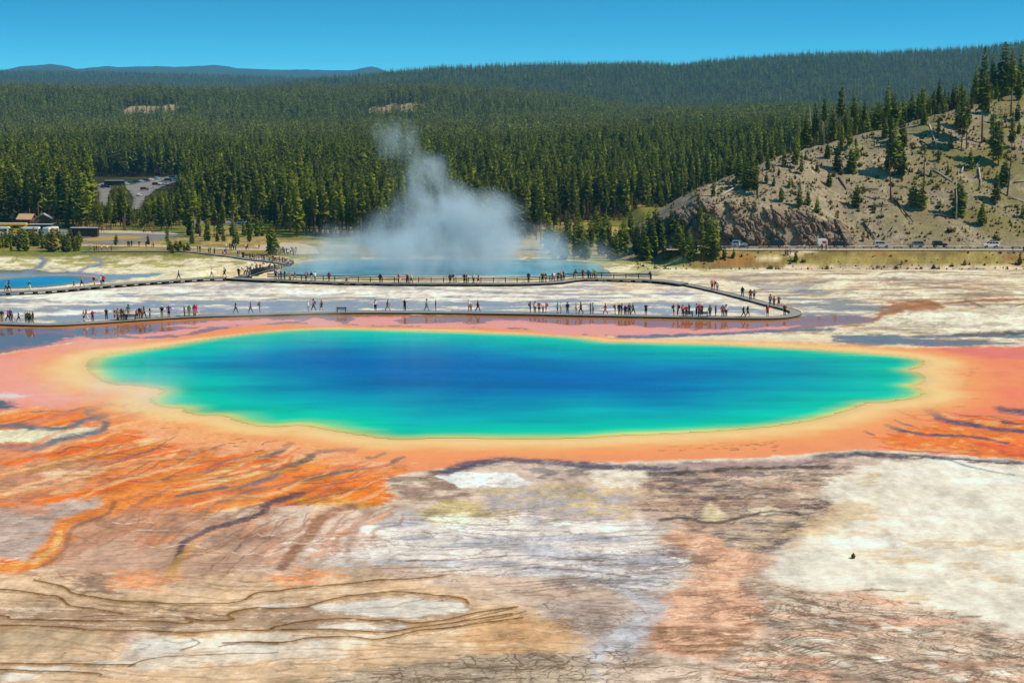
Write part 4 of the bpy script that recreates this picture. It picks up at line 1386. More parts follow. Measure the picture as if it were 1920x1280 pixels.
def pine_meshes(seed, crown_from, width, levels, per, card, mat, thin=1.0, bushy=0.0):
    """unit-height tree: trunk mesh and crown mesh"""
    r = random.Random(seed)
    tr = MB()
    bend = [(0, 0, -0.02), (r.uniform(-.008, .008), r.uniform(-.008, .008), 0.35), (r.uniform(-.012, .012), r.uniform(-.012, .012), 0.7), (0, 0, 0.97)]
    tr.tube(bend, [0.0125 * thin, 0.010 * thin, 0.007 * thin, 0.001], 6)
    if crown_from > 0.2:
        for _ in range(9):
            z = r.uniform(0.12, crown_from + 0.1)
            a = r.uniform(0, 6.28)
            L = r.uniform(0.02, 0.06)
            tr.tube([(0, 0, z), (math.cos(a) * L, math.sin(a) * L, z - 0.01)], [0.0022, 0.0008], 3)
    v, f = [], []
    for i in range(levels):
        t = (i + r.uniform(-0.3, 0.3)) / levels
        t = min(max(t, 0), 1)
        z = crown_from + (1 - crown_from) * t
        env = (1 - t) ** (0.75 - 0.2 * bushy) * (0.55 + 0.45 * min(1, t / 0.18))
        env *= r.uniform(0.72, 1.15)
        k = max(3, int(per * (0.5 + 0.6 * env)))
        a0 = r.uniform(0, 6.28)
        for j in range(k):
            if r.random() < 0.10:
                continue
            a = a0 + 6.283 * j / k + r.uniform(-0.35, 0.35)
            L = width * (0.14 + 0.86 * env) * r.uniform(0.62, 1.18)
            for c in range(card):
                aa = a + r.uniform(-0.3, 0.3)
                dx, dy = math.cos(aa), math.sin(aa)
                droop = r.uniform(-0.30, 0.16) * L
                l0 = L * (0.08 + 0.38 * c / max(1, card)) * r.uniform(0.7, 1.1)
                L1 = L * (1.0 if c == card - 1 else r.uniform(0.5, 0.85))
                w = L * r.uniform(0.30, 0.50)
                tilt = r.uniform(-0.9, 0.9)
                ox, oy, oz = -dy * w * math.cos(tilt), dx * w * math.cos(tilt), w * math.sin(tilt)
                zb = z + r.uniform(-0.012, 0.012)
                lm = (l0 + L1) * 0.55
                b = len(v)
                v += [(dx * l0, dy * l0, zb), (dx * lm + ox, dy * lm + oy, zb + droop * 0.45 + oz), (dx * L1, dy * L1, zb + droop), (dx * lm - ox, dy * lm - oy, zb + droop * 0.45 - oz)]
                f.append([b, b + 1, b + 2, b + 3])
    # leader
    for j in range(3):
        a = j * 2.1
        b = len(v)
        w = width * 0.10
        v += [(0, 0, 0.93), (math.cos(a) * w, math.sin(a) * w, 0.955), (0, 0, 1.0), (-math.cos(a) * w * 0.4, -math.sin(a) * w * 0.4, 0.95)]
        f.append([b, b + 1, b + 2, b + 3])
    cm = bpy.data.meshes.new('crown')
    cm.from_pydata(v, [], f)
    cm.materials.append(mat)
    cm.update()
    return tr.mesh('trunk', M_BARK, True), cm


TALL = [pine_meshes(20 + i, (0.34, 0.42, 0.28, 0.48, 0.38, 0.3)[i], (0.118, 0.10, 0.13, 0.096, 0.114, 0.123)[i], 27, 8, 2, M_NEEDLE) for i in range(6)]
FULL = [pine_meshes(40 + i, 0.05, (0.25, 0.28, 0.22, 0.26)[i], 22, 10, 2, M_YOUNG, 1.1) for i in range(4)]
MIDH = [pine_meshes(60 + i, (0.14, 0.18, 0.12)[i], (0.17, 0.19, 0.155)[i], 26, 9, 2, M_NEEDLE) for i in range(3)]
BUSH = [pine_meshes(80 + i, 0.02, (0.40, 0.48, 0.36)[i], 13, 11, 3, M_SHRUB if i != 2 else M_YOUNG, 0.7, 1.0) for i in range(3)]


def plant_tree(loc, h, kind, label, group=None, name='pine_tree', cat='tree', wide=1.0):
    fam = {'tall': TALL, 'full': FULL, 'mid': MIDH, 'bush': BUSH}[kind]
    tm, cm = rng.choice(fam)
    e = empty(name, loc, rng.uniform(0, 6.28))
    s = h
    e.scale = (s * wide, s * wide, s)
    e.rotation_euler = (rng.uniform(-.02, .02), rng.uniform(-.02, .02), e.rotation_euler[2])
    inst('trunk', tm, e)
    inst('crown', cm, e)
    tag(e, label, cat, group)
    return e


ORD = ['first', 'second', 'third', 'fourth', 'fifth', 'sixth', 'seventh', 'eighth', 'ninth', 'tenth', 'eleventh', 'twelfth', 'thirteenth', 'fourteenth', 'fifteenth', 'sixteenth', 'seventeenth', 'eighteenth', 'nineteenth', 'twentieth']


def nth(i):
    if i < 20:
        return ORD[i]
    tens = {2: 'twenty', 3: 'thirty', 4: 'forty', 5: 'fifty', 6: 'sixty', 7: 'seventy', 8: 'eighty', 9: 'ninety'}
    t, u = divmod(i + 1, 10)
    if u == 0:
        return tens[t][:-1] + 'ieth'
    return tens[t] + '-' + ORD[u - 1]


# ---- pines on the bare hill: (x, base y, top y, kind)
SLOPE = [(1451, 349, 330, 'full'), (1460, 330, 313, 'full'), (1465, 378, 347, 'full'), (1480, 352, 330, 'full'), (1499, 388, 342, 'full'), (1515, 385, 352, 'full'), (1532, 400, 367, 'full'),
         (1555, 350, 320, 'full'), (1552, 297, 265, 'full'), (1570, 320, 267, 'full'), (1597, 325, 272, 'full'), (1502, 328, 285, 'mid'), (1605, 388, 342, 'full'), (1677, 330, 228, 'mid'), (1690, 328, 268, 'full'), (1665, 326, 262, 'mid'),
         (1712, 390, 330, 'full'), (1728, 393, 333, 'full'), (1760, 302, 278, 'full'), (1782, 278, 243, 'full'), (1777, 328, 305, 'full'), (1819, 317, 277, 'full'), (1745, 331, 315, 'full'), (1799, 405, 330, 'full'), (1812, 279, 175, 'tall'),
         (1802, 282, 178, 'tall'), (1841, 268, 90, 'tall'), (1862, 303, 193, 'mid'), (1872, 311, 205, 'mid'), (1897, 276, 213, 'mid'), (1910, 251, 226, 'full'), (1867, 378, 320, 'full'), (1883, 348, 293, 'full'), (1840, 422, 378, 'full'), (1917, 408, 380, 'full'),
         (1895, 218, 92, 'tall'), (1415, 365, 306, 'mid'), (1337, 368, 340, 'full'), (1387, 341, 285, 'full'), (1313, 436, 380, 'full'), (1420, 330, 300, 'full'), (1440, 318, 286, 'full'), (1470, 312, 280, 'full'), (1640, 395, 380, 'full'), (1532, 322, 300, 'full')]
hr = random.Random(41)
CREST_PX = [(1290, 372), (1380, 342), (1440, 312), (1507, 282), (1615, 258), (1700, 234), (1765, 216), (1850, 190), (1925, 172)]
for _ in range(34):
    x = hr.uniform(1370, 1915)
    b0 = float(interp(CREST_PX, x)) + 8 + abs(hr.gauss(0, 26))
    if b0 > 372 or any(abs(x - q[0]) < 8 and abs(b0 - q[1]) < 10 for q in SLOPE):
        continue
    SLOPE.append((round(x), b0, b0 - hr.choice((18, 26, 36, 48, 62)), hr.choice(('full', 'full', 'mid', 'mid'))))
for i, (x, b, t, k) in enumerate(sorted(SLOPE)):
    p = on_ground(x, b, 0, hill_z, 464, 760)
    size = {'full': 'bushy young', 'mid': 'dark slender', 'tall': 'tall thin-crowned'}[k]
    plant_tree(p, max(2.5, (b - t) * p.y / FPX), k, '%s pine on bare hillside, %s in line from the cliff end' % (size, nth(i)), 'pines scattered on the bare hillside')

SKYL = [(1722, 155), (1752, 145), (1742, 162), (1670, 172), (1655, 152), (1595, 162), (1569, 150), (1540, 172), (1600, 192), (1580, 205), (1637, 190), (1712, 200), (1770, 165), (1780, 167), (1790, 166), (1800, 165), (1819, 120), (1828, 127), (1850, 95), (1870, 76), (1885, 90), (1903, 85), (1620, 206), (1690, 205), (1858, 150), (1912, 120), (1878, 130), (1650, 205), (1735, 185), (1760, 188), (1615, 185), (1556, 196), (1524, 192), (1508, 205)]
for i, (x, t) in enumerate(sorted(SKYL)):
    u = (x - 960) / FPX
    Y = np.linspace(470, 640, 400)
    zz = hill_z(u * Y, Y)
    el = (zz - EYE_Z) / Y
    k = int(np.argmax(el))
    yb = Y[k] + rng.uniform(2, 12)
    zb = float(hill_z(np.array([u * yb]), np.array([yb]))[0])
    _, dy, dz = ray(x, t)
    ztop = EYE_Z + dz / dy * yb
    plant_tree((u * yb, yb, zb - 0.2), max(6, ztop - zb), 'tall' if rng.random() < 0.6 else 'mid', 'tall pine on the hill crest against the ridge, %s from the lower end' % nth(i), 'pines along the hill crest')


# ---- forest edge
CAP = [(168, 200), (176, 368), (204, 378), (208, 344), (238, 343), (243, 380), (268, 390), (274, 364), (300, 356), (336, 344), (350, 200)]
CAP2 = [(222, 150), (230, 214), (350, 212), (360, 150), (680, 150), (688, 210), (806, 208), (815, 150)]


def cap_height(sx, Y, Z, h):
    """trees that stand before the openings are low"""
    c = interp(CAP, sx)
    zt = EYE_Z - (c - 190) * Y / FPX
    h = np.where((sx > 170) & (sx < 348) & (Y < 1005), np.minimum(h, (zt - Z) * (0.62 + 0.42 * np.abs(np.sin(sx * 12.9 + Y * 7.1)))), h)
    return h


def land_z(X, Y):
    X = np.asarray(X, dtype=float)
    Y = np.asarray(Y, dtype=float)
    return np.where((X > 18) & (Y > 460), np.maximum(basin_z(X, Y), hill_z(X, Y)), basin_z(X, Y))


def edge_zone(n, x0, x1, ylo, yhi, hlo, hhi, kinds, label, group, fn=basin_z, seed=1, name='pine_tree', cat='tree', wide=1.0, skip=None):
    r = random.Random(seed)
    done = []
    made = []
    tries = 0
    while len(done) < n and tries < n * 60:
        tries += 1
        x = x0 + (x1 - x0) * ((len(done) + r.uniform(-0.4, 1.4)) / n)
        y = r.uniform(ylo(x), yhi(x)) if callable(ylo) else r.uniform(ylo, yhi)
        if skip and skip(x, y):
            continue
        p = on_ground(x, y, 0, fn, 430, 1100)
        if any((p.x - q.x) ** 2 + (p.y - q.y) ** 2 < (2.6 if cat == 'tree' else 1.3) ** 2 for q in done):
            continue
        done.append(p)
        h = float(cap_height(np.array(x), np.array(p.y), np.array(p.z), np.array(r.uniform(hlo, hhi))))
        if h < 2.0:
            continue
        made.append((x, plant_tree(p, h, r.choice(kinds), label, group, name, cat, wide)))
    made.sort(key=lambda q: q[0])
    for i, (x, o) in enumerate(made):
        k = nth(i) + ' from left' if i < len(made) / 2 else nth(len(made) - 1 - i) + ' from right'
        o['label'] = '%s, %s' % (label, k)


edge_zone(22, -20, 345, 400, 424, 13, 20, ['tall', 'mid', 'mid'], 'tall dark pine in the stand behind the car park huts', 'pines behind the car park', seed=3, skip=lambda x, y: 182 < x < 275 and y < 405)
edge_zone(16, 185, 335, 416, 430, 8, 14, ['full', 'mid'], 'bright green pine crowding the stand beside the coach turning loop', 'pines beside the turning loop', seed=4)
edge_zone(28, 345, 640, 412, 446, 12, 20, ['tall', 'tall', 'mid'], 'pine with pale trunk in the open stand left of the steam', 'pines left of the steam', seed=5, skip=lambda x, y: 370 < x < 460 and 404 < y < 440)
edge_zone(16, 350, 510, 438, 462, 4.0, 8.5, ['full'], 'young pine on the grassy bank below the red car', 'young pines on the grassy bank', seed=6)
edge_zone(32, 600, 1050, 438, 462, 15, 22, ['tall'], 'tall bare-trunked pine in the forest front behind the steam', 'pines behind the steam', seed=7)
edge_zone(26, 1040, 1190, lambda x: 378, lambda x: 412, 17, 24, ['tall'], 'tall bare-trunked pine in the forest front beside the cliff', 'pines beside the cliff', seed=8, fn=land_z)
edge_zone(56, 1025, 1345, 448, 490, 5.5, 12.5, ['full', 'mid', 'full'], 'bushy pine in the thicket below the cliff', 'pines in the thicket below the cliff', seed=9, fn=land_z)
edge_zone(6, 1352, 1412, 482, 490, 3.0, 5.0, ['full'], 'small pine at the foot of the road bank', 'small pines at the road bank', seed=10)
edge_zone(46, -30, 152, 455, 473, 3.6, 7.0, ['bush', 'bush', 'bush', 'full'], 'olive and russet shrub in the belt before the coaches', 'shrubs before the coaches', seed=11, name='shrub', cat='shrub', wide=0.8)
edge_zone(7, 316, 352, 462, 475, 2.2, 4.0, ['bush'], 'olive shrub beside the start of the boardwalk', 'shrubs beside the boardwalk start', seed=12, name='shrub', cat='shrub')
for x, b, h, k, lb in ((314, 470, 8.6, 'tall', 'lone gnarled pine on the grass by the turning loop'), (511, 478, 10.5, 'full', 'broad dark pine standing above the boardwalk crowd'), (278, 459, 3.6, 'full', 'single young pine on the verge of the turning loop'), (218, 460, 4.0, 'full', 'single dark young pine beside the loop island'),
                       (1492, 491, 3.4, 'full', 'little pine on the road bank by the footpath'), (1690, 497, 1.6, 'full', 'tiny pine bush on the road bank below the signpost'), (1912, 497, 4.2, 'full', 'small pine on the road bank at the far end'), (1809, 497, 1.5, 'bush', 'tiny ochre bush on the road bank'), (440, 462, 6.0, 'full', 'young pine nearest the path above the boardwalk'), (1600, 1046, 0.45, 'full', 'tiny green seedling alone on the pale mineral pan')):
    p = on_ground(x, b, 0, basin_z, 90, 900)
    plant_tree(p, h, k, lb, wide=2.4 if h < 0.6 else 1.0)


# ---- the forest itself: too many to count
def forest_object(name, pts, scl, idx, coll, label):
    me = bpy.data.meshes.new(name)
    me.vertices.add(len(pts))
    me.vertices.foreach_set('co', np.asarray(pts, dtype=np.float32).ravel())
    for k, v, ty in (('tscale', scl, 'FLOAT'), ('trot', np.random.RandomState(2).rand(len(pts)) * 6.28, 'FLOAT'), ('tidx', idx, 'INT')):
        a = me.attributes.new(k, ty, 'POINT')
        a.data.foreach_set('value', np.asarray(v, dtype=np.float32 if ty == 'FLOAT' else np.int32))
    me.update()
    o = bpy.data.objects.new(name, me)
    COL.objects.link(o)
    ng = bpy.data.node_groups.new(name + '_scatter', 'GeometryNodeTree')
    ng.interface.new_socket('Geometry', in_out='INPUT', socket_type='NodeSocketGeometry')
    ng.interface.new_socket('Geometry', in_out='OUTPUT', socket_type='NodeSocketGeometry')
    n, l = ng.nodes, ng.links
    gi, go = n.new('NodeGroupInput'), n.new('NodeGroupOutput')
    ip = n.new('GeometryNodeInstanceOnPoints')
    ci = n.new('GeometryNodeCollectionInfo')
    ci.inputs['Collection'].default_value = coll
    ci.inputs['Separate Children'].default_value = True
    ci.inputs['Reset Children'].default_value = True

    def na(k, ty):
        a = n.new('GeometryNodeInputNamedAttribute')
        a.data_type = ty
        a.inputs['Name'].default_value = k
        return a.outputs['Attribute']

    cx_ = n.new('ShaderNodeCombineXYZ')
    l.new(na('trot', 'FLOAT'), cx_.inputs[2])
    l.new(gi.outputs[0], ip.inputs['Points'])
    l.new(ci.outputs[0], ip.inputs['Instance'])
    ip.inputs['Pick Instance'].default_value = True
    l.new(na('tidx', 'INT'), ip.inputs['Instance Index'])
    l.new(cx_.outputs[0], ip.inputs['Rotation'])
    l.new(na('tscale', 'FLOAT'), ip.inputs['Scale'])
    l.new(ip.outputs[0], go.inputs[0])
    md = o.modifiers.new('scatter', 'NODES')
    md.node_group = ng
    return tag(o, label, kind='stuff')


def joined_tree(name, tm, cm, coll):
    bm = bmesh.new()
    bm.from_mesh(tm)
    nt = len(bm.faces)
    bm.from_mesh(cm)
    bm.faces.ensure_lookup_table()
    for i, f in enumerate(bm.faces):
        f.material_index = 0 if i < nt else 1
    me = bpy.data.meshes.new(name)
    bm.to_mesh(me)
    bm.free()
    me.materials.append(M_BARK)
    me.materials.append(cm.materials[0])
    o = bpy.data.objects.new(name, me)
    coll.objects.link(o)


c_near = bpy.data.collections.new('near_forest_trees')
for tm, cm in TALL + MIDH[:2]:
    joined_tree('forest_pine', tm, cm, c_near)
c_far = bpy.data.collections.new('far_forest_trees')
for i in range(5):
    tm, cm = pine_meshes(120 + i, (0.3, 0.38, 0.25, 0.4, 0.2)[i], (0.15, 0.13, 0.165, 0.135, 0.17)[i], 13, 8, 1, M_NEEDLE)
    joined_tree('far_pine', tm, cm, c_far)

UPPER_LOT = [(176, 347), (200, 342), (238, 341), (262, 343), (300, 334), (345, 326), (352, 334), (318, 345), (292, 356), (272, 372), (262, 392), (246, 394), (250, 372), (240, 356), (215, 356), (205, 376), (196, 392), (184, 384), (186, 362)]
SLOPES = [[(226, 214), (234, 206), (246, 200), (275, 199), (300, 201), (320, 196), (350, 198), (352, 203), (330, 206), (318, 213), (300, 208), (282, 218), (262, 210), (246, 219)],
          [(672, 212), (690, 207), (700, 200), (720, 202), (735, 194), (752, 198), (770, 193), (790, 196), (806, 194), (800, 202), (780, 207), (768, 214), (745, 208), (725, 215), (700, 213)]]
FRONT = [(-400, 588), (0, 604), (100, 596), (180, 578), (330, 578), (345, 606), (430, 640), (500, 590), (560, 560), (640, 545), (800, 540), (1000, 540), (1060, 600), (1200, 640), (1400, 640), (1600, 600), (2400, 600)]


def scatter_forest(y0, y1, step, hlo, hhi, seed, jitter=0.48):
    r = np.random.RandomState(seed)
    ys = np.arange(y0, y1, step)
    P = []
    for y in ys:
        half = y * 1240 / FPX
        xs = np.arange(-half, half, step)
        P.append(np.stack([xs + r.uniform(-jitter, jitter, len(xs)) * step, np.full(len(xs), y) + r.uniform(-jitter, jitter, len(xs)) * step], -1))
    P = np.concatenate(P)
    X, Y = P[:, 0], P[:, 1]
    b = 960 + X / Y * FPX
    keep = Y > interp(FRONT, b)
    Z = valley_z(X, Y)
    Z = np.where(Y < 600, basin_z(X, Y), Z)
    hz = np.where(X > 20, hill_z(X, Y), -99)
    onhill = (hz > Z) & (Y < 755) & (X > 20)
    zc = interp(HILL_CREST, X)
    yc = 465.5 + (zc - ROAD_Z) / 0.56
    keep &= ~((Y < 760) & (X > 20) & (Y < yc + 9))
    Z = np.where(onhill, hz, Z)
    sx, sy = seen_from_photo(X, Y, Z)
    # openings: second car park and its approach, two bare slopes on the ridge, the grassy bank
    keep &= ~((poly_sd(UPPER_LOT, sx, sy) < 1.0) & (Y > 600) & (Y < 1100))
    for sl in SLOPES:
        for dy_, pr_ in ((0, 0.85), (6, 0.8), (12, 0.7), (18, 0.5)):
            keep &= ~((poly_sd([(x_, y_ + dy_) for x_, y_ in sl], sx, sy) < 0.0) & (Y > 1700) & (Y < 2700) & (r.rand(len(X)) < pr_))
    keep &= fbm(X / 30.0, Y / 30.0, 3) > 0.24
    X, Y, Z = X[keep], Y[keep], Z[keep]
    h = r.uniform(hlo, hhi, len(X)) * (0.8 + 0.45 * fbm(X / 70.0 + 3, Y / 70.0, 2))
    h = np.where(onhill[keep], h * 0.6, h)
    h = cap_height(sx[keep], Y, Z, h)
    g = h > 3.0
    return np.stack([X, Y, Z - 0.3], -1)[g], h[g]


p1, h1 = scatter_forest(535, 1250, 4.9, 10, 25, 31)
fo = forest_object('pine_forest', p1, h1, np.random.RandomState(4).randint(0, 8, len(p1)), c_near, 'dense lodgepole pine forest filling the valley')
p2, h2 = scatter_forest(1250, 2750, 6.3, 11, 26, 32)
p3, h3 = scatter_forest(2750, 4800, 12.5, 12, 27, 33)
p4, h4 = scatter_forest(4800, 7000, 19.0, 17, 26, 34)
pf = np.concatenate([p2, p3, p4])
hf = np.concatenate([h2, h3, h4])
fo2 = forest_object('distant_pine_forest', pf, hf, np.random.RandomState(5).randint(0, 5, len(pf)), c_far, 'far pine forest covering the ridges')
print('forest', len(p1), len(pf))

c_scrub = bpy.data.collections.new('scrub_plants')
for i, (tm, cm) in enumerate(BUSH):
    joined_tree('scrub_plant', tm, cm, c_scrub)
for i in range(2):
    tm, cm = pine_meshes(200 + i, 0.02, 0.75, 6, 9, 2, M_SHRUB, 0.4, 1.0)
    joined_tree('scrub_tuft', tm, cm, c_scrub)
_r = np.random.RandomState(61)
sp_, sh_ = [], []
for _ in range(5200):
    x, y = _r.uniform(40, 200), _r.uniform(468, 560)
    zc = interp(HILL_CREST, x)
    if y > 465 + (zc - ROAD_Z) / 0.56 + 6 or fbm(np.array(x / 16.0), np.array(y / 16.0), 3) < 0.44:
        continue
    sp_.append((x, y, float(hill_z(np.array(x), np.array(y))) - 0.05))
    sh_.append(_r.gamma(3.0, 0.17) + 0.15)
for _ in range(900):
    x, y = _r.uniform(-75, 190), _r.uniform(432, 470)
    if (-64 < x < 34) or (x > 43 and y > 450):
        continue
    sp_.append((x, y, float(basin_z(np.array(x), np.array(y))) - 0.05))
    sh_.append(_r.gamma(3.0, 0.14) + 0.15)
forest_object('scrub', sp_, sh_, _r.randint(0, 5, len(sp_)), c_scrub, 'low scrub and dry tufts on the slope and banks')
# bare slopes showing through the forest
def drape(name, poly_px, fn, mat, lift_z=0.15, y0=600, y1=3000, step=None, label=None):
    w = [on_ground(x, y, 0, fn, y0, y1) for x, y in poly_px]
    o = np.array([(p.x, p.y) for p in w])
    st = step or max(1.5, (o.max(0) - o.min(0)).max() / 60)
    x0, y0_ = o.min(0) - st
    x1, y1_ = o.max(0) + st
    X, Y = np.meshgrid(np.arange(x0, x1, st), np.arange(y0_, y1_, st))
    d = poly_sd(o, X, Y)
    gx, gy = np.gradient(d, st, axis=1), np.gradient(d, st, axis=0)
    keep = d < st * 0.5
    edge = d > -st * 0.3
    gl = np.hypot(gx, gy) + 1e-6
    X2, Y2 = np.where(edge, X - gx / gl * d, X), np.where(edge, Y - gy / gl * d, Y)
    idx = -np.ones(X.shape, dtype=int)
    idx[keep] = np.arange(keep.sum())
    q = np.stack([idx[:-1, :-1], idx[:-1, 1:], idx[1:, 1:], idx[1:, :-1]], -1).reshape(-1, 4)
    q = q[(q >= 0).all(1)]
    Z = fn(X2, Y2) + lift_z
    ob = mesh_obj(name, np.stack([X2[keep], Y2[keep], Z[keep]], -1).tolist(), q.tolist(), mat, None, True)
    return tag(ob, label, kind='structure')


drape('bare_slope', SLOPES[0], valley_z, M_CLEAR, 0.5, 1500, 3000, label='bare tan slope among the pines on the ridge')
drape('bare_slope', SLOPES[1], valley_z, M_CLEAR, 0.5, 1500, 3000, label='stony opening among the pines on the middle ridge')

# ------------------------------------------------------------------ road, car parks and paths
M_ASPHALT = soil_material('asphalt', [(0.3, (126, 126, 126)), (0.7, (158, 156, 152))], 0.3)
M_GRAVEL = soil_material('pale_gravel', [(0.3, (206, 190, 158)), (0.7, (226, 212, 184))], 0.4)
M_LINE = plain('yellow_road_paint', (214, 176, 70), 0.7, 0.2, 0.1)


def strip(name, pts, w, fn, mat, lift_z, label, n=60):
    p = np.asarray(pts, dtype=float)
    t = np.linspace(0, len(p) - 1, n)
    c = np.stack([np.interp(t, np.arange(len(p)), p[:, k]) for k in range(2)], -1)
    tn = np.gradient(c, axis=0)
    tn /= np.linalg.norm(tn, axis=1)[:, None]
    nr = np.stack([-tn[:, 1], tn[:, 0]], -1)
    q = np.linspace(-0.5, 0.5, 5)
    P = c[:, None, :] + nr[:, None, :] * (q * w)[None, :, None]
    Z = fn(P[..., 0], P[..., 1])
    Z = np.maximum(Z, Z.mean(1, keepdims=True) * 0 + Z) + lift_z
    return tag(grid_mesh(name, P[..., 0], P[..., 1], Z, mat), label, kind='structure')


flat_road = lambda X, Y: 0 * X + ROAD_Z
strip('road', [(44, 461.5), (90, 460.2), (140, 459.2), (250, 457)], 7.0, flat_road, M_ASPHALT, 0.02, 'grey park road along the foot of the hill')
strip('road_verge', [(44, 455.2), (90, 454.4), (140, 453.6), (250, 451.6)], 4.6, flat_road, M_GRAVEL, 0.0, 'pale gravel verge of the road')
strip('road_verge', [(44, 466.2), (90, 464.9), (140, 463.9), (250, 461.8)], 2.2, flat_road, M_GRAVEL, 0.0, 'gravel shoulder under the hill')
drape('car_park_surface', [(-80, 456), (0, 452), (60, 446), (140, 444), (150, 455), (200, 458), (260, 456), (310, 449), (338, 444), (345, 440), (320, 437), (250, 435), (180, 433), (120, 430), (-80, 428)], basin_z, M_ASPHALT, 0.06, 480, 700, 1.5, 'grey coach park and turning loop')
drape('verge', [(150, 449), (190, 443), (240, 442), (275, 445), (255, 449), (200, 452), (160, 453)], basin_z, plain('dry_grass', (172, 146, 84), 0.95, 0.1, 0.3, 0.6), 0.12, 480, 700, 1.5, 'dry grass island in the turning loop')
drape('pavement', [(180, 437), (240, 438), (320, 440), (346, 444), (340, 440), (320, 435), (240, 433), (182, 432)], basin_z, M_GRAVEL, 0.10, 480, 700, 1.2, 'pale footway round the turning loop')
drape('pavement', [(150, 462), (220, 463), (300, 464), (370, 467), (450, 470), (500, 470), (500, 466), (440, 466), (360, 463), (300, 459), (220, 460), (150, 459)], basin_z, M_GRAVEL, 0.10, 480, 620, 1.2, 'pale gravel path from the car park to the boardwalk')
drape('pavement', [(500, 470), (560, 478), (600, 476), (590, 462), (560, 456), (520, 455), (470, 462)], basin_z, M_GRAVEL, 0.08, 440, 620, 1.2, 'gravel landing above the boardwalk crowd')
drape('pavement', [(345, 416), (400, 420), (470, 424), (470, 415), (400, 411), (350, 409)], basin_z, M_ASPHALT, 0.08, 480, 760, 1.5, 'strip of car park where the red car stands')
drape('car_park_surface', UPPER_LOT, valley_z, M_ASPHALT, 0.1, 600, 1300, 2.5, 'sunlit upper car park among the pines')

# ------------------------------------------------------------------ boardwalks
M_DECK = plain('weathered_planks', (150, 150, 146), 0.85, 0.2, 0.22, 1.5)
M_BEAM = plain('dark_support_timber', (52, 52, 50), 0.9, 0.15, 0.25, 2)
M_RAIL = plain('dark_railing_timber', (34, 34, 34), 0.85, 0.2, 0.2, 2)
DECK_H = 0.30


def resample(pts, step):
    p = np.array([(q.x, q.y, q.z) for q in pts])
    n = len(p)
    dense = []
    for i in range(n - 1):
        p0, p1, p2, p3 = p[max(i - 1, 0)], p[i], p[i + 1], p[min(i + 2, n - 1)]
        for f in np.linspace(0, 1, 14, endpoint=False):
            dense.append(0.5 * (2 * p1 + (p2 - p0) * f + (2 * p0 - 5 * p1 + 4 * p2 - p3) * f * f + (3 * p1 - p0 - 3 * p2 + p3) * f ** 3))
    dense.append(p[-1])
    d = np.array(dense)
    s = np.concatenate([[0], np.cumsum(np.linalg.norm(np.diff(d, axis=0), axis=1))])
    t = np.arange(0, s[-1], step)
    return np.stack([np.interp(t, s, d[:, k]) for k in range(3)], -1)


_support = MB().box((0, 0, 0), (1, 1, 1), 0).mesh('support', M_BEAM)
_post = MB().box((0, 0, 0.54), (0.15, 0.15, 1.08), 0).mesh('post', M_RAIL)


def boardwalk(name, px_pts, width, label, sup_step=2.4, rail=None, rail_side=1, offset=0.0, h=DECK_H, sup_w=0.45):
    pts = [on_ground(x, y, h) for x, y in px_pts]
    c = resample(pts, 0.8)
    t = np.gradient(c, axis=0)
    t[:, 2] = 0
    t /= np.linalg.norm(t, axis=1)[:, None]
    nr = np.stack([-t[:, 1], t[:, 0], 0 * t[:, 0]], -1)
    c = c + nr * offset
    e = empty(name, (0, 0, 0))
    tag(e, label, 'boardwalk')
    hw = width / 2

    def slab(nm, a, b, top, th, mat):
        A, B = c + nr * a, c + nr * b
        n = len(c)
        v = []
        for k in range(n):
            v += [A[k] + (0, 0, top), B[k] + (0, 0, top), B[k] + (0, 0, top - th), A[k] + (0, 0, top - th)]
        f = []
        for k in range(n - 1):
            i, j = 4 * k, 4 * k + 4
            for q in range(4):
                f.append([i + q, i + (q + 1) % 4, j + (q + 1) % 4, j + q])
        f += [[3, 2, 1, 0], [4 * n - 4, 4 * n - 3, 4 * n - 2, 4 * n - 1]]
        return mesh_obj(nm, v, f, mat, e)

    slab('deck', -hw, hw, 0.0, 0.06, M_DECK)
    for sgn in (-1, 1):
        slab('edge_beam', sgn * hw * 0.98 - 0.05, sgn * hw * 0.98 + 0.05, -0.062, 0.11, M_BEAM)
        slab('kerb_rail', sgn * (hw - 0.1) - 0.05, sgn * (hw - 0.1) + 0.05, 0.07, 0.06, M_DECK)
    k = 0.0
    st = max(1, int(round(sup_step / 0.8)))
    for i in range(0, len(c), st):
        o = inst('support', _support, e, (c[i][0], c[i][1], c[i][2] - 0.16 - h * 0.5))
        o.rotation_euler = (0, 0, math.atan2(nr[i][1], nr[i][0]))
        o.scale = (width * 0.96, sup_w, h + 0.25)
    if rail:
        pos = c + nr * (rail_side * (hw - 0.06))
        sx, sy = seen_from_photo(pos[:, 0], pos[:, 1], pos[:, 2])
        sel = np.where((sx > rail[0]) & (sx < rail[1]))[0]
        i0, i1 = sel.min(), sel.max()
        for i in range(i0, i1, 3):
            inst('post', _post, e, pos[i])
        for zz in (0.42, 0.72, 1.0):
            mb = MB()
            for i in range(i0, i1, 3):
                a, b = Vector(pos[i]), Vector(pos[min(i + 3, i1)])
                d = b - a
                if d.length < 0.1:
                    continue
                mb.box((a + b) / 2 + Vector((0, 0, zz)), (d.length, 0.07, 0.16), 0, math.atan2(d.y, d.x))
            mb.build('rail', M_RAIL, e)
    return c


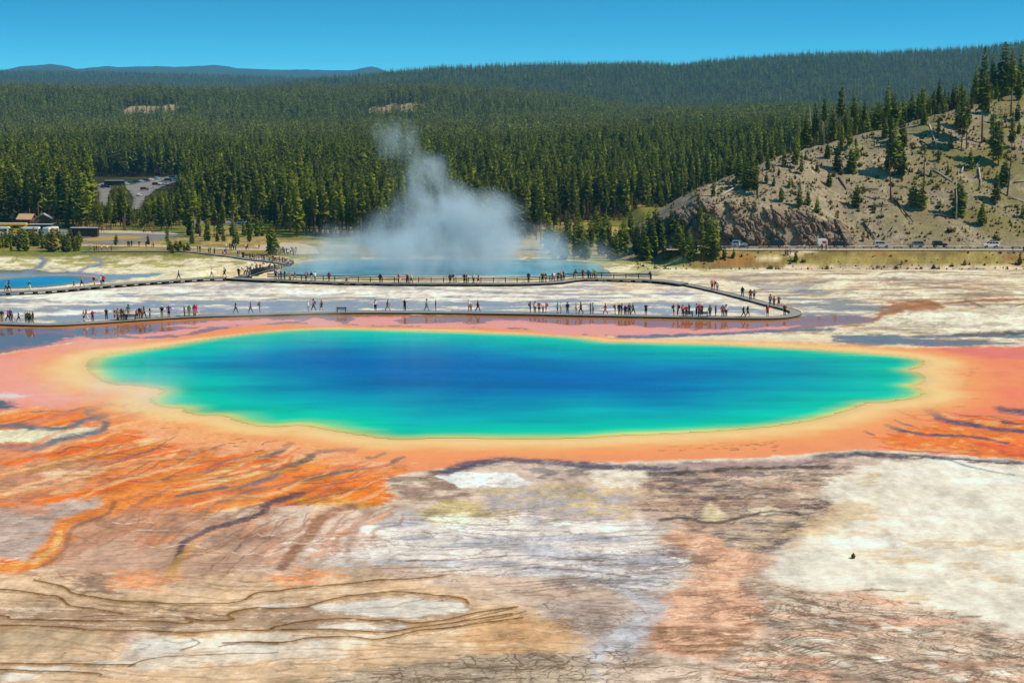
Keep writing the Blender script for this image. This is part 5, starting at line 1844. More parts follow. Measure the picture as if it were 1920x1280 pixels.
NEAR_PX = [(-160, 604), (-60, 606), (0, 606), (88, 608), (175, 604), (250, 599), (350, 593), (475, 589), (640, 585), (780, 585), (955, 587), (1100, 590), (1260, 593), (1400, 595), (1455, 594.5), (1482, 591), (1492, 586.5), (1486, 581.5), (1467, 576), (1436, 569), (1398, 558.5), (1360, 549), (1322, 540), (1285, 532.5)]
near_walk = boardwalk('boardwalk', NEAR_PX, 1.9, 'grey near boardwalk curving behind the great spring to its looped end', sup_step=4.0)
FAR_PX = [(1281, 531.6), (1250, 527.5), (1210, 524.5), (1160, 523), (1100, 522), (1072, 524), (1035, 528.5), (960, 531), (855, 531), (730, 530.5), (605, 528), (530, 525), (480, 523.5), (425, 520.5)]
far_walk = boardwalk('boardwalk', FAR_PX, 2.5, 'far boardwalk with dark railing along the steaming crater', sup_step=2.4, rail=(495, 1222), rail_side=-1, h=0.5)
LEFT_PX = [(421, 520.3), (380, 521.5), (325, 525), (260, 529.5), (200, 534), (150, 538.5), (100, 543), (50, 545.5), (0, 547.5), (-80, 551), (-160, 556)]
left_walk = boardwalk('boardwalk', LEFT_PX, 2.1, 'low boardwalk on short blocks leading past the turquoise pool', sup_step=2.4, sup_w=0.7, h=0.62)
UP_PX = [(449, 519.8), (462, 515.5), (480, 510), (510, 504.5), (535, 501), (543, 497), (533, 493.5), (500, 489), (470, 486), (440, 481), (415, 478), (390, 475), (360, 472), (330, 470.5), (250, 470), (150, 471)]
up_walk = boardwalk('boardwalk', UP_PX, 2.6, 'crowded switchback boardwalk climbing from the river', sup_step=3.2, rail=(452, 540), rail_side=-1)

# ------------------------------------------------------------------ visitors
CLOTH = {'white': (226, 224, 220), 'black': (26, 26, 30), 'navy': (34, 44, 78), 'grey': (128, 130, 134), 'red': (190, 34, 40), 'dark red': (120, 28, 38), 'pink': (228, 104, 140), 'magenta': (176, 32, 100), 'blue': (40, 90, 176), 'teal': (40, 134, 140), 'green': (70, 150, 70), 'olive': (96, 92, 60), 'khaki': (168, 144, 104), 'brown': (100, 74, 54), 'purple': (96, 50, 110), 'orange': (224, 130, 60), 'denim': (62, 84, 124), 'dark grey': (62, 64, 70), 'light blue': (128, 170, 214), 'cyan': (40, 170, 205)}
MC = {k: plain('cloth_' + k.replace(' ', '_'), v, 0.9, 0.15, 0.15, 8) for k, v in CLOTH.items()}
M_SKIN = [plain('skin_light', (214, 164, 136), 0.6, 0.3, 0.06), plain('skin_tan', (178, 124, 92), 0.6, 0.3, 0.06), plain('skin_dark', (116, 76, 54), 0.6, 0.3, 0.06)]
M_HAIR = [plain('hair_black', (30, 26, 24), 0.6, 0.3, 0.1), plain('hair_brown', (82, 58, 40), 0.6, 0.3, 0.1), plain('hair_fair', (170, 138, 88), 0.6, 0.3, 0.1), plain('hair_grey', (160, 156, 150), 0.6, 0.3, 0.1)]
M_SHOE = plain('shoe_dark', (44, 42, 42), 0.8, 0.2, 0.1)
_bm = MB()
_bm.tube([(0, -0.03, 1.665), (0, -0.025, 1.70), (0, -0.02, 1.76), (0, -0.02, 1.785)], [0.115, 0.118, 0.10, 0.04], 10)
_bm.tube([(0, -0.035, 1.668), (0, -0.035, 1.682)], [0.21, 0.20], 12)
HAT = {k: _bm.mesh('sun_hat', MC[k], True) for k in ('white', 'khaki', 'black', 'navy')}
_bp = MB().box((0, 0.19, 1.24), (0.30, 0.17, 0.44), 0, taper=0.82).box((0, 0.285, 1.16), (0.22, 0.05, 0.22), 0)
PACK = {k: _bp.mesh('backpack', MC[k]) for k in ('black', 'navy', 'grey', 'olive', 'red')}

pr = random.Random(23)
PEOPLE = []


def person(px, py, top, legs, pose='stand', rz=None, size=1.0, h=DECK_H, shorts=None, hat=None, pack=None, loc=None, fn=basin_z):
    p = loc if loc is not None else on_ground(px, py, h, fn)
    o = bpy.data.objects.new('person', POSE[pose])
    COL.objects.link(o)
    o.location = (p[0], p[1], p[2] + 0.002)
    if rz is None:
        rz = pr.uniform(0, 6.28)
    o.rotation_euler = (0, 0, rz)
    s = size * pr.uniform(1.06, 1.17)
    o.scale = (s * pr.uniform(0.97, 1.12), s * 1.02, s)
    skin = pr.choices(M_SKIN, (6, 3, 1))[0]
    sh = pr.random() < 0.45 if shorts is None else shorts
    mats = [skin, MC[top], MC[legs], skin if sh else MC[legs], M_SHOE, pr.choice(M_HAIR), skin if pr.random() < 0.65 else MC[top]]
    for i, m in enumerate(mats):
        o.material_slots[i].link = 'OBJECT'
        o.material_slots[i].material = m
    if hat is None and pr.random() < 0.22 and pose != 'sit':
        hat = pr.choice(['white', 'khaki', 'black', 'navy'])
    if hat and pose != 'sit':
        inst('sun_hat', HAT[hat], o)
    if pack is None and pr.random() < 0.22 and pose != 'sit':
        pack = pr.choice(list(PACK))
    if pack and pose != 'sit':
        inst('backpack', PACK[pack], o)
    PEOPLE.append((o, px, top, legs, pose, sh, hat, pack))
    return o


E_, W_, N_, S_ = math.pi / 2, -math.pi / 2, math.pi, 0.0      # facing right, left, away, towards the viewer


def crowd(rows, zone, h=DECK_H, dy=-0.6, fn=basin_z):
    a = len(PEOPLE)
    for r_ in sorted(rows):
        x, y, top, legs = r_[:4]
        pose = r_[4] if len(r_) > 4 and r_[4] else pr.choice(['stand', 'stand', 'hips', 'photo', 'walk'])
        rz = r_[5] if len(r_) > 5 else None
        size = r_[6] if len(r_) > 6 else 1.0
        person(x, y + dy, top, legs, pose, rz, size, h, fn=fn)
    n = len(PEOPLE) - a
    verb = {'stand': 'standing', 'hips': 'standing', 'photo': 'photographing', 'walk': 'walking', 'walk2': 'walking', 'point': 'pointing', 'sit': 'seated'}
    for i in range(a, len(PEOPLE)):
        o, px, top, legs, pose, sh, hat, pack = PEOPLE[i]
        k = i - a
        side = '%s from left' % nth(k) if k < n / 2 else ('%s from right' % nth(n - 1 - k))
        tag(o, 'person in %s top, %s %s, %s %s, %s' % (top, legs, 'shorts' if sh else 'trousers', verb[pose], zone, side), 'person', 'people ' + zone)


NEARP = [(4, 604, 'dark grey', 'khaki', 'stand', S_), (15, 603, 'magenta', 'black', 'walk', E_), (20, 602, 'blue', 'navy', 'stand'), (24, 605, 'orange', 'white', 'stand', None, .8), (35, 604, 'blue', 'navy', 'walk', E_, .85), (49, 605, 'white', 'brown', 'point', N_), (52, 606, 'black', 'brown', 'stand', N_), (57, 606, 'white', 'black', 'stand', N_), (62, 606, 'dark red', 'grey', 'stand'),
         (157, 603, 'grey', 'black', 'stand', E_), (162, 601, 'red', 'white', 'walk', W_), (174, 603, 'red', 'purple', 'point', S_), (200, 600, 'black', 'denim', 'photo', S_), (215, 601.5, 'dark grey', 'dark grey', 'stand', E_), (221, 601, 'khaki', 'khaki', 'hips', N_), (228, 600, 'brown', 'khaki', 'stand'), (233, 599.5, 'khaki', 'brown', 'photo', N_), (241, 593.5, 'teal', 'khaki', 'stand', N_),
         (257, 598, 'pink', 'black', 'stand', None, .85), (262, 598, 'dark grey', 'khaki', 'stand'), (266, 597.5, 'khaki', 'brown', 'stand'), (270, 597, 'black', 'black', 'walk'), (281, 597, 'black', 'dark grey', 'stand', E_), (304, 596, 'black', 'khaki', 'photo', S_), (317, 595, 'purple', 'black', 'hips', S_), (346, 594, 'olive', 'brown', 'stand', E_), (355, 593, 'green', 'khaki', 'stand', S_), (365, 593, 'magenta', 'pink', 'stand', S_), (370, 592, 'pink', 'white', 'walk', E_),
         (442, 587.5, 'black', 'black', 'walk', E_), (470, 587.5, 'dark red', 'black', 'walk', W_), (487, 586.5, 'dark grey', 'grey', 'stand', E_), (578, 584.5, 'white', 'grey', 'stand', E_), (588, 583.5, 'pink', 'black', 'walk', W_), (603, 583, 'brown', 'black', 'walk2', W_), (704, 583, 'white', 'black', 'walk', S_), (727, 583, 'olive', 'khaki', 'walk', E_), (759, 583, 'black', 'black', 'photo', S_), (800, 583.5, 'light blue', 'grey', 'walk', E_), (817, 583.5, 'blue', 'khaki', 'stand', E_),
         (879, 584, 'white', 'grey', 'stand', W_), (883, 584, 'khaki', 'khaki', 'stand', None, .75), (896, 584.5, 'dark red', 'black', 'walk', E_), (994, 587, 'navy', 'black', 'stand', E_), (1003, 587, 'white', 'olive', 'stand', S_), (1011, 587, 'red', 'black', 'hips', S_), (1018, 587, 'white', 'grey', 'stand', S_, .75), (1024, 587, 'red', 'denim', 'stand', W_), (1045, 588, 'teal', 'dark grey', 'stand', E_), (1052, 588, 'white', 'khaki', 'photo', W_), (1064, 588, 'black', 'dark grey', 'stand', S_),
         (1080, 588.5, 'khaki', 'black', 'stand', E_), (1089, 588.5, 'black', 'black', 'walk', W_), (1107, 589, 'dark grey', 'navy', 'stand', E_), (1112, 589, 'light blue', 'black', 'stand', W_), (1135, 589.5, 'red', 'pink', 'walk', W_), (1153, 590, 'dark red', 'white', 'stand', E_), (1161, 590.5, 'black', 'brown', 'stand', S_), (1166, 590, 'dark grey', 'black', 'stand'), (1172, 590.5, 'navy', 'black', 'stand', None, .85), (1176, 590.5, 'black', 'navy', 'stand', None, .8), (1180, 590, 'brown', 'black', 'stand', S_), (1187, 590, 'teal', 'dark grey', 'walk', E_),
         (1211, 591, 'navy', 'black', 'photo', S_), (1263, 592, 'black', 'black', 'stand', E_), (1271, 591.5, 'brown', 'black', 'stand'), (1280, 591.5, 'pink', 'dark red', 'stand'), (1287, 593, 'red', 'navy', 'stand', S_, .9), (1292, 590.5, 'teal', 'denim', 'stand'), (1306, 591.5, 'grey', 'black', 'stand'), (1311, 592, 'magenta', 'olive', 'stand', S_), (1316, 591.5, 'dark red', 'denim', 'photo'), (1331, 594, 'olive', 'black', 'stand', S_), (1342, 594, 'navy', 'navy', 'photo', W_), (1355, 594, 'pink', 'brown', 'stand', S_), (1361, 594, 'white', 'navy', 'stand', S_),
         (1394, 595, 'navy', 'black', 'walk', E_), (1402, 595, 'black', 'dark grey', 'walk', E_), (1439, 594, 'red', 'black', 'point', S_), (1471, 591.5, 'dark red', 'black', 'stand', S_)]
crowd(NEARP, 'on near boardwalk')
LOOPP = [(1335, 543, 'pink', 'brown', 'stand'), (1340, 543.5, 'brown', 'pink', 'stand'), (1345, 545, 'white', 'grey', 'stand', None, .85), (1392, 557, 'black', 'denim', 'walk', N_), (1407, 562, 'dark red', 'brown', 'stand', N_), (1414, 561, 'grey', 'navy', 'hips', N_), (1444, 572, 'magenta', 'denim', 'stand', N_), (1451, 573, 'grey', 'black', 'stand', N_, .8), (1460, 574.5, 'olive', 'dark grey', 'hips', N_)]
crowd(LOOPP, 'on boardwalk loop', dy=0)
FARP = [(1219, 525.5, 'dark grey', 'black', 'photo', E_), (991, 530, 'navy', 'dark red', 'stand'), (1017, 529.5, 'dark grey', 'black'), (1023, 529.5, 'black', 'black'), (1036, 528, 'grey', 'grey', 'walk'), (1038, 527.5, 'white', 'denim'), (1047, 527, 'black', 'black'), (1052, 526.5, 'white', 'dark grey'), (1056, 525.5, 'black', 'navy'), (1079, 523.5, 'black', 'khaki'), (1093, 523, 'red', 'dark red'), (1103, 522.5, 'teal', 'navy'), (1107, 522.5, 'olive', 'black', None, None, .8), (1113, 522.5, 'green', 'black'), (1117, 522.5, 'green', 'brown', None, None, .9),
        (517, 524, 'blue', 'navy', 'stand', S_), (527, 525, 'black', 'black'), (534, 525, 'dark grey', 'brown'), (543, 525.5, 'grey', 'grey'), (553, 526, 'dark grey', 'grey'), (574, 527, 'pink', 'black'), (584, 527.5, 'navy', 'white'), (591, 527.5, 'white', 'grey'), (617, 528.5, 'dark red', 'black', 'walk'), (650, 529.5, 'grey', 'dark grey', 'walk', None, .8), (713, 531, 'navy', 'dark grey', 'stand', N_), (747, 531, 'black', 'dark grey'), (750, 531.5, 'pink', 'white', 'stand', None, .9), (764, 531.5, 'dark red', 'black'), (771, 531.5, 'white', 'denim', 'walk'),
        (844, 531.5, 'dark grey', 'black', 'stand', N_), (851, 531.5, 'black', 'brown', 'stand', E_), (871, 532, 'black', 'black', 'hips'), (875, 532, 'dark red', 'black'), (888, 532, 'white', 'dark red'), (897, 532, 'dark red', 'black', 'walk')]
crowd(FARP, 'by the crater railing', dy=-0.4, h=0.5)
LEFTP = [(12, 546.5, 'grey', 'denim', 'walk', E_), (17, 546.3, 'navy', 'black', 'walk', E_), (56, 545, 'teal', 'white', 'stand', N_), (139, 539.5, 'black', 'navy', 'walk', W_, .72), (154, 538, 'grey', 'black', 'walk', W_), (177, 536, 'black', 'khaki', 'stand', E_), (190, 535, 'white', 'navy', 'stand'), (194, 534.6, 'red', 'black', 'hips', N_), (335, 524, 'teal', 'dark grey', 'walk', E_), (397, 521, 'white', 'light blue', 'walk'), (421, 520.3, 'green', 'black', 'walk')]
crowd(LEFTP, 'by the turquoise pool', dy=-0.2, h=0.62)
pal_t = ['white', 'black', 'navy', 'blue', 'red', 'dark red', 'pink', 'grey', 'teal', 'light blue', 'dark grey', 'white', 'orange']
pal_l = ['black', 'denim', 'navy', 'khaki', 'dark grey', 'grey', 'brown', 'white']
UPP = [(448, 519.5, 'black', 'black', 'stand', N_), (460, 516, 'white', 'black'), (464, 514.5, 'red', 'black'), (470, 512.5, 'blue', 'denim'), (476, 511, 'white', 'navy'), (481, 509.5, 'grey', 'black'), (488, 508, 'red', 'black'), (371, 472.5, 'black', 'dark grey'), (375, 472.5, 'black', 'brown'), (391, 475, 'grey', 'black'), (394, 475.3, 'black', 'black'), (402, 476, 'blue', 'navy'), (417, 478.5, 'red', 'dark red', 'sit'), (421, 478.5, 'light blue', 'white'), (424, 479, 'blue', 'brown'), (446, 482, 'black', 'grey'), (450, 482.6, 'dark grey', 'white'), (455, 483.2, 'black', 'black'), (457, 483.8, 'navy', 'brown'),
       (469, 485.6, 'grey', 'dark grey'), (474, 486.2, 'black', 'navy'), (481, 487, 'magenta', 'pink'), (491, 488, 'navy', 'grey'), (495, 488.5, 'blue', 'black'), (502, 489, 'navy', 'white'), (512, 490.5, 'dark red', 'brown'), (505, 504.5, 'dark red', 'black', 'sit'), (515, 503, 'blue', 'black', 'sit'), (524, 492.5, 'red', 'dark grey'), (530, 493.5, 'navy', 'dark red'), (534, 495, 'orange', 'khaki'), (537, 496.5, 'dark red', 'denim'), (540, 498, 'white', 'dark grey')]
crowd(UPP, 'on switchback boardwalk', dy=0)
GATE = [(x + pr.uniform(-2, 2), pr.uniform(472, 480), pr.choice(pal_t), pr.choice(pal_l)) for x in range(519, 557, 2)]
crowd(GATE, 'on the gravel landing', h=0.1, dy=0)
PATHP = [(424, 467.5, 'white', 'grey'), (431, 468, 'black', 'brown'), (434, 468, 'navy', 'khaki'), (438, 468, 'white', 'black'), (442, 468.5, 'teal', 'navy'), (461, 468, 'white', 'denim'), (464, 468, 'black', 'black'), (486, 466.5, 'orange', 'brown'), (220, 461.5, 'cyan', 'white', 'stand', None, .9), (240, 462, 'navy', 'black'), (243, 462, 'grey', 'denim'), (247, 462, 'black', 'brown'), (261, 462, 'dark grey', 'black', 'walk'), (274, 463, 'navy', 'grey'), (286, 463, 'pink', 'khaki', 'walk'), (288, 463.5, 'grey', 'black')]
crowd(PATHP, 'on the gravel path', h=0.12, dy=0)
LOTP = [(190.5, 434.5, 'dark red', 'black'), (195, 434.5, 'white', 'brown'), (269, 436, 'grey', 'navy', 'walk'), (272, 436, 'black', 'black'), (285, 437, 'pink', 'black'), (288.5, 437, 'purple', 'denim', 'walk')]
crowd(LOTP, 'beside turning loop', h=0.12, dy=0)
BENCHP = [(168, 470.6, 'light blue', 'grey'), (171, 470.6, 'white', 'denim'), (177, 470.6, 'red', 'dark red'), (181, 470.6, 'pink', 'red'), (185, 470.6, 'red', 'grey'), (191, 470.6, 'white', 'black'), (201, 470.6, 'white', 'grey'), (209, 470.6, 'black', 'black')]
crowd(BENCHP, 'by the shrub belt', dy=0)
road_fn = lambda X, Y: np.where(np.asarray(Y) > 452, ROAD_Z + 0.02, basin_z(X, Y))
ROADP = [(1517, 467.5, 'red', 'black'), (1534, 468, 'white', 'grey'), (1541, 468.5, 'purple', 'black'), (1549, 468.5, 'dark grey', 'navy'), (1386, 463.5, 'light blue', 'white'), (1899, 474, 'dark grey', 'grey'), (1919, 473.5, 'navy', 'black')]
crowd(ROADP, 'at the roadside', h=0.0, dy=0, fn=road_fn)
TRAILP = [(1473, 479.5, 'dark red', 'black'), (1477, 479, 'navy', 'dark grey'), (1482, 477.5, 'white', 'black')]
crowd(TRAILP, 'on the bank footpath', h=0.0, dy=0)
print('people', len(PEOPLE))

# ------------------------------------------------------------------ benches
def bench(px, py, label):
    p = on_ground(px, py, DECK_H)
    e = empty('bench', p)
    tag(e, label, 'bench')
    for k in range(3):
        MB().box((0, -0.16 + 0.16 * k, 0.45), (1.7, 0.14, 0.05)).build('seat_slat', M_BEAM, e)
    for k in range(2):
        MB().box((0, 0.26, 0.62 + 0.16 * k), (1.7, 0.05, 0.13)).build('back_slat', M_BEAM, e)
    for x in (-0.7, 0.7):
        MB().box((x, 0.0, 0.21), (0.09, 0.42, 0.42)).box((x, 0.31, 0.45), (0.09, 0.05, 0.9)).build('leg', M_BEAM, e)
    return e


bench(229, 600.5, 'dark timber bench on near boardwalk, between the khaki group')
bench(245, 599.2, 'dark timber bench on near boardwalk, beside the pink child')
bench(640, 585.6, 'small dark bench alone on the middle of the near boardwalk')
bench(1290, 593.8, 'dark timber bench among the large group on near boardwalk')
bench(1318, 594.2, 'dark timber bench at the end of the large group')

# ------------------------------------------------------------------ vehicles
M_GLASS = plain('vehicle_glass', (30, 36, 44), 0.08, 0.5, 0.05)
M_TYRE = plain('tyre_rubber', (28, 28, 28), 0.9, 0.1, 0.1)
M_RIM = plain('wheel_rim', (160, 162, 166), 0.4, 0.5, 0.05, metal=0.6)
M_HEAD = plain('headlight_lens', (232, 232, 226), 0.2, 0.5, 0.02)
M_TAIL = plain('tail_light', (170, 24, 24), 0.3, 0.5, 0.02)
PAINT = {}


def paint(c):
    if c not in PAINT:
        cols = {'white': (232, 232, 230), 'silver': (184, 188, 192), 'grey': (112, 118, 124), 'black': (24, 25, 28), 'dark blue': (30, 44, 74), 'pale blue': (132, 164, 186), 'red': (186, 22, 44), 'yellow': (236, 180, 24), 'green': (40, 84, 66), 'maroon': (96, 26, 34), 'beige': (190, 176, 150)}
        PAINT[c] = plain('car_paint_' + c.replace(' ', '_'), cols[c], 0.3, 0.5, 0.03)
    return PAINT[c]


_wh = MB()
_wh.tube([(0, -0.11, 0), (0, 0.11, 0)], 0.345, 14)
ME_TYRE = _wh.mesh('tyre', M_TYRE)
ME_RIM = MB().tube([(0, -0.118, 0), (0, 0.118, 0)], 0.21, 10).mesh('rim', M_RIM)


def wheels(e, xs, hw, r=1.0):
    for x in xs:
        for s in (-1, 1):
            w = inst('wheel', ME_TYRE, e, (x, s * hw, 0.345 * r))
            w.scale = (r, 1, r)
            inst('rim', ME_RIM, w)


def car(loc, rz, kind, colour, label, group=None, roofbox=False):
    e = empty('parked_car', loc, rz)
    tag(e, label, 'car', group)
    P = {'suv': ([(-2.3, 0.42), (-2.34, 0.95), (-2.2, 1.05), (1.05, 1.05), (2.1, 0.95), (2.32, 0.72), (2.3, 0.42)], [(-2.26, 1.03), (-2.02, 1.72), (-1.8, 1.78), (0.35, 1.76), (1.15, 1.03)], 0.93),
         'sedan': ([(-2.25, 0.36), (-2.3, 0.86), (-2.1, 0.97), (1.0, 0.95), (2.0, 0.82), (2.28, 0.62), (2.25, 0.36)], [(-1.75, 0.95), (-1.15, 1.40), (-0.9, 1.44), (0.15, 1.43), (1.05, 0.93)], 0.88),
         'jeep': ([(-2.05, 0.5), (-2.08, 1.05), (-2.0, 1.12), (0.75, 1.12), (1.85, 1.10), (2.0, 0.95), (2.0, 0.5)], [(-2.03, 1.1), (-1.98, 1.80), (-1.85, 1.84), (0.35, 1.82), (0.78, 1.1)], 0.88),
         'van': ([(-2.6, 0.42), (-2.62, 1.15), (-2.55, 1.2), (1.5, 1.2), (2.35, 1.0), (2.55, 0.75), (2.5, 0.42)], [(-2.58, 1.18), (-2.5, 2.0), (-2.3, 2.08), (0.75, 2.05), (1.65, 1.18)], 0.98)}[kind]
    body, cab, hw = P
    mb = MB()
    mb.prism(body, -hw, hw, 0, 0.05)
    mb.prism(cab, -hw + 0.04, hw - 0.04, 0, 0.16)
    b = mb.build('body', paint(colour), e)
    z0, z1 = cab[0][1] + 0.07, cab[2][1] - 0.12
    x0, x1 = cab[0][0], cab[-1][0]
    xt0, xt1 = cab[2][0], cab[3][0]

    def edge(t, z):
        f = (z - cab[0][1]) / (cab[2][1] - cab[0][1])
        a = x0 + (xt0 - x0) * f + 0.12
        c = x1 + (xt1 - x1) * f - 0.12
        return a + (c - a) * t

    for s in (-1, 1):
        for t0, t1 in ((0.0, 0.33), (0.36, 0.66), (0.69, 1.0)):
            vs = []
            for t, z in ((t0, z0), (t1, z0), (t1, z1), (t0, z1)):
                ins = 0.16 * (z - cab[0][1]) / (cab[2][1] - cab[0][1])
                vs.append((edge(t, z), s * (hw - 0.04 - ins + 0.012), z))
            mesh_obj('side_window', vs, [[0, 1, 2, 3] if s < 0 else [3, 2, 1, 0]], M_GLASS, e)
    for xa, xb, nm in ((x1, xt1, 'windscreen'), (x0, xt0, 'rear_window')):
        o = 0.014 if nm == 'windscreen' else -0.014
        vs = []
        for y, f in ((-1, 0.12), (1, 0.12), (1, 0.86), (-1, 0.86)):
            zz = cab[0][1] + (cab[2][1] - cab[0][1]) * f
            vs.append((xa + (xb - xa) * f + o, y * (hw - 0.12 - 0.14 * f), zz + 0.012))
        mesh_obj(nm, vs, [[0, 1, 2, 3]], M_GLASS, e)
    wheels(e, (-0.62 * 2.25, 0.62 * 2.25), hw - 0.10)
    for s in (-1, 1):
        MB().box((body[-2][0] - 0.05, s * (hw - 0.25), 0.74), (0.12, 0.32, 0.14)).build('headlight', M_HEAD, e)
        MB().box((body[1][0] + 0.02, s * (hw - 0.16), 0.88), (0.08, 0.16, 0.2)).build('tail_light', M_TAIL, e)
    if roofbox:
        MB().box((-0.7, 0, cab[2][1] + 0.17), (1.9, 0.8, 0.32), taper=0.85).build('roof_box', paint('black'), e)
    return e


def coach(loc, rz, L, H, colour, roofc, label, cat='bus', stripe=None):
    e = empty('tour_bus' if cat == 'bus' else 'camper_van', loc, rz)
    tag(e, label, cat)
    h = L / 2
    MB().prism([(-h, 0.4), (-h, H - 0.2), (-h + 0.15, H), (h - 0.35, H), (h - 0.05, H - 0.5), (h, 1.1), (h - 0.05, 0.4)], -1.25, 1.25, 0, 0.06).build('body', paint(colour), e)
    MB().box((-0.1, 0, H + 0.06), (L - 0.6, 2.25, 0.12)).build('roof', paint(roofc), e)
    n = max(3, int(L / 1.6))
    for s in (-1, 1):
        for k in range(n):
            x = -h + 0.5 + (L - 1.1) * (k + 0.5) / n
            MB().box((x, s * 1.222, H * 0.66), ((L - 1.1) / n - 0.08, 0.04, H * 0.30)).build('side_window', M_GLASS, e)
    MB().box((h - 0.03, 0, H * 0.62), (0.08, 2.1, H * 0.36), ry=0.06).build('windscreen', M_GLASS, e)
    wheels(e, (-h + 1.9, h - 2.0), 1.12, 1.4)
    for s in (-1, 1):
        MB().box((h - 0.02, s * 0.95, 0.75), (0.08, 0.3, 0.18)).build('headlight', M_HEAD, e)
        MB().box((-h + 0.01, s * 1.0, 1.0), (0.06, 0.22, 0.26)).build('tail_light', M_TAIL, e)
    return e


def at_road(px, Y=461.2):
    return ((px - 960) / FPX * Y * 1.002, Y, ROAD_Z + 0.03)


car(at_road(1386, 463.2), 0.0, 'suv', 'pale blue', 'pale blue estate car at the road end below the cliff', 'cars along the road')
car(at_road(1452), math.pi, 'van', 'black', 'black people carrier parked below the rock face', 'cars along the road')
car(at_road(1575), 0.0, 'suv', 'black', 'black off-roader on the road beside the white trailer', 'cars along the road')
car(at_road(1653), 0.0, 'suv', 'silver', 'silver off-roader on the road, left of the signpost', 'cars along the road')
car(at_road(1717), math.pi, 'suv', 'grey', 'dark grey off-roader on the road, right of the signpost', 'cars along the road')
car(at_road(1762), 0.0, 'jeep', 'black', 'boxy black jeep-like car behind the dark grey off-roader', 'cars along the road')
car(at_road(1858), math.pi, 'suv', 'white', 'white estate car with black roof box on the road', 'cars along the road', True)
# trailer
tl = empty('box_trailer', at_road(1541), 0.0)
tag(tl, 'small white box trailer with red panel at the roadside', 'trailer')
MB().prism([(-1.4, 0.55), (-1.4, 2.3), (-1.25, 2.45), (1.1, 2.45), (1.45, 2.2), (1.5, 0.55)], -0.95, 0.95, 0, 0.04).build('body', paint('white'), tl)
MB().box((0.55, -0.975, 1.55), (1.2, 0.03, 0.7)).build('red_panel', paint('red'), tl)
MB().tube([(1.4, 0, 0.6), (2.4, 0, 0.5)], 0.06, 6).build('drawbar', M_BEAM, tl)
wheels(tl, (-0.1,), 0.86)
# signpost and low log barriers along the verge
sp = empty('signpost', at_road(1691, 457.6))
tag(sp, 'slim white signpost on the verge between two off-roaders', 'sign')
MB().box((0, 0, 1.0), (0.09, 0.09, 2.0)).build('post', paint('white'), sp)
MB().box((0, -0.06, 1.75), (0.34, 0.03, 0.7)).build('sign_plate', paint('white'), sp)
bars = [1361, 1395, 1432, 1469, 1502, 1530, 1564, 1594, 1627, 1656, 1684, 1715, 1746, 1783, 1812, 1841, 1872, 1905]
for i, x in enumerate(bars):
    b_ = empty('log_barrier', at_road(x, 456.4 + 0.25 * (i % 3)))
    tag(b_, 'low log barrier on the road verge, %s from the cliff end' % nth(i), 'barrier', 'log barriers along the verge')
    MB().tube([(-1.5, 0, 0.42), (1.5, 0, 0.42)], 0.13, 7).build('log', M_DARKWOOD, b_)
    for q in (-1.1, 1.1):
        MB().box((q, 0, 0.16), (0.22, 0.24, 0.33)).build('post', M_DARKWOOD, b_)

# coach park
def lot(px, py):
    p = on_ground(px, py, 0.07, basin_z, 480, 760)
    return (p.x, p.y, p.z)


coach(lot(22, 437), 0.0, 11.5, 3.5, 'yellow', 'white', 'yellow coach with dark windows in the coach park')
coach(lot(0, 441), 0.0, 7.0, 2.9, 'white', 'white', 'white minibus parked in front of the yellow coach')
coach(lot(158, 445), math.pi, 9.8, 3.3, 'black', 'white', 'black coach with pale roof beside the turning loop')
coach(lot(78, 437.5), 0.0, 9.0, 3.2, 'black', 'white', 'dark coach half hidden behind the campers')
coach(lot(58, 441.5), 0.0, 6.6, 2.9, 'white', 'white', 'white camper van behind the shrubs', 'camper')
coach(lot(96, 442), R(70), 6.0, 3.0, 'white', 'white', 'white camper van parked end-on beside the dark coach', 'camper')
car(lot(6, 452), 0.1, 'sedan', 'dark blue', 'dark blue car at the edge of the coach park', 'cars in the coach park')
car(lot(20, 450), 0.0, 'suv', 'black', 'black car at the coach park edge beside the blue car', 'cars in the coach park')
car(lot(106, 450), 0.2, 'sedan', 'dark blue', 'blue saloon half hidden behind the shrub belt', 'cars in the coach park')
car(lot(398, 418), 0.0, 'sedan', 'red', 'bright red car parked above the grassy bank', 'cars above the bank')
car(lot(455, 420), 0.3, 'suv', 'white', 'white car glimpsed between pines near the red car', 'cars above the bank')
car(lot(330, 404), 0.6, 'suv', 'dark blue', 'dark blue car glimpsed among the pines', 'cars above the bank')


def upper(px, py):
    p = on_ground(px, py, 0.12, valley_z, 600, 1300)
    return (p.x, p.y, p.z)


UP = [(184, 352, 'grey', 'sedan', 0.2), (198, 353, 'black', 'van', 0.3), (238, 347, 'pale blue', 'sedan', 1.2), (247, 346, 'green', 'suv', 1.2), (255, 344, 'dark blue', 'suv', 1.2), (266, 342, 'pale blue', 'sedan', 1.2), (275, 341, 'dark blue', 'suv', 1.2), (284, 338.5, 'silver', 'sedan', 1.2), (296, 336.5, 'pale blue', 'suv', 1.2), (271, 357, 'maroon', 'suv', 0.2), (282, 352, 'silver', 'sedan', 0.3), (293, 348, 'black', 'suv', 0.3), (299, 346, 'white', 'suv', 0.3), (307, 343, 'grey', 'sedan', 0.3), (315, 340, 'dark blue', 'suv', 0.3), (324, 336, 'white', 'van', 0.3), (262, 368, 'silver', 'sedan', 1.4)]
for i, (x, y, c, k, a) in enumerate(UP):
    car(upper(x, y), a, k, c, '%s %s in the upper car park, %s along its rows' % (c, {'sedan': 'saloon', 'suv': 'off-roader', 'van': 'van'}[k], nth(i)), 'cars in the upper car park')
coach(upper(215, 349.5), 0.0, 11.0, 3.2, 'black', 'white', 'dark coach with white roof at the edge of the upper car park')

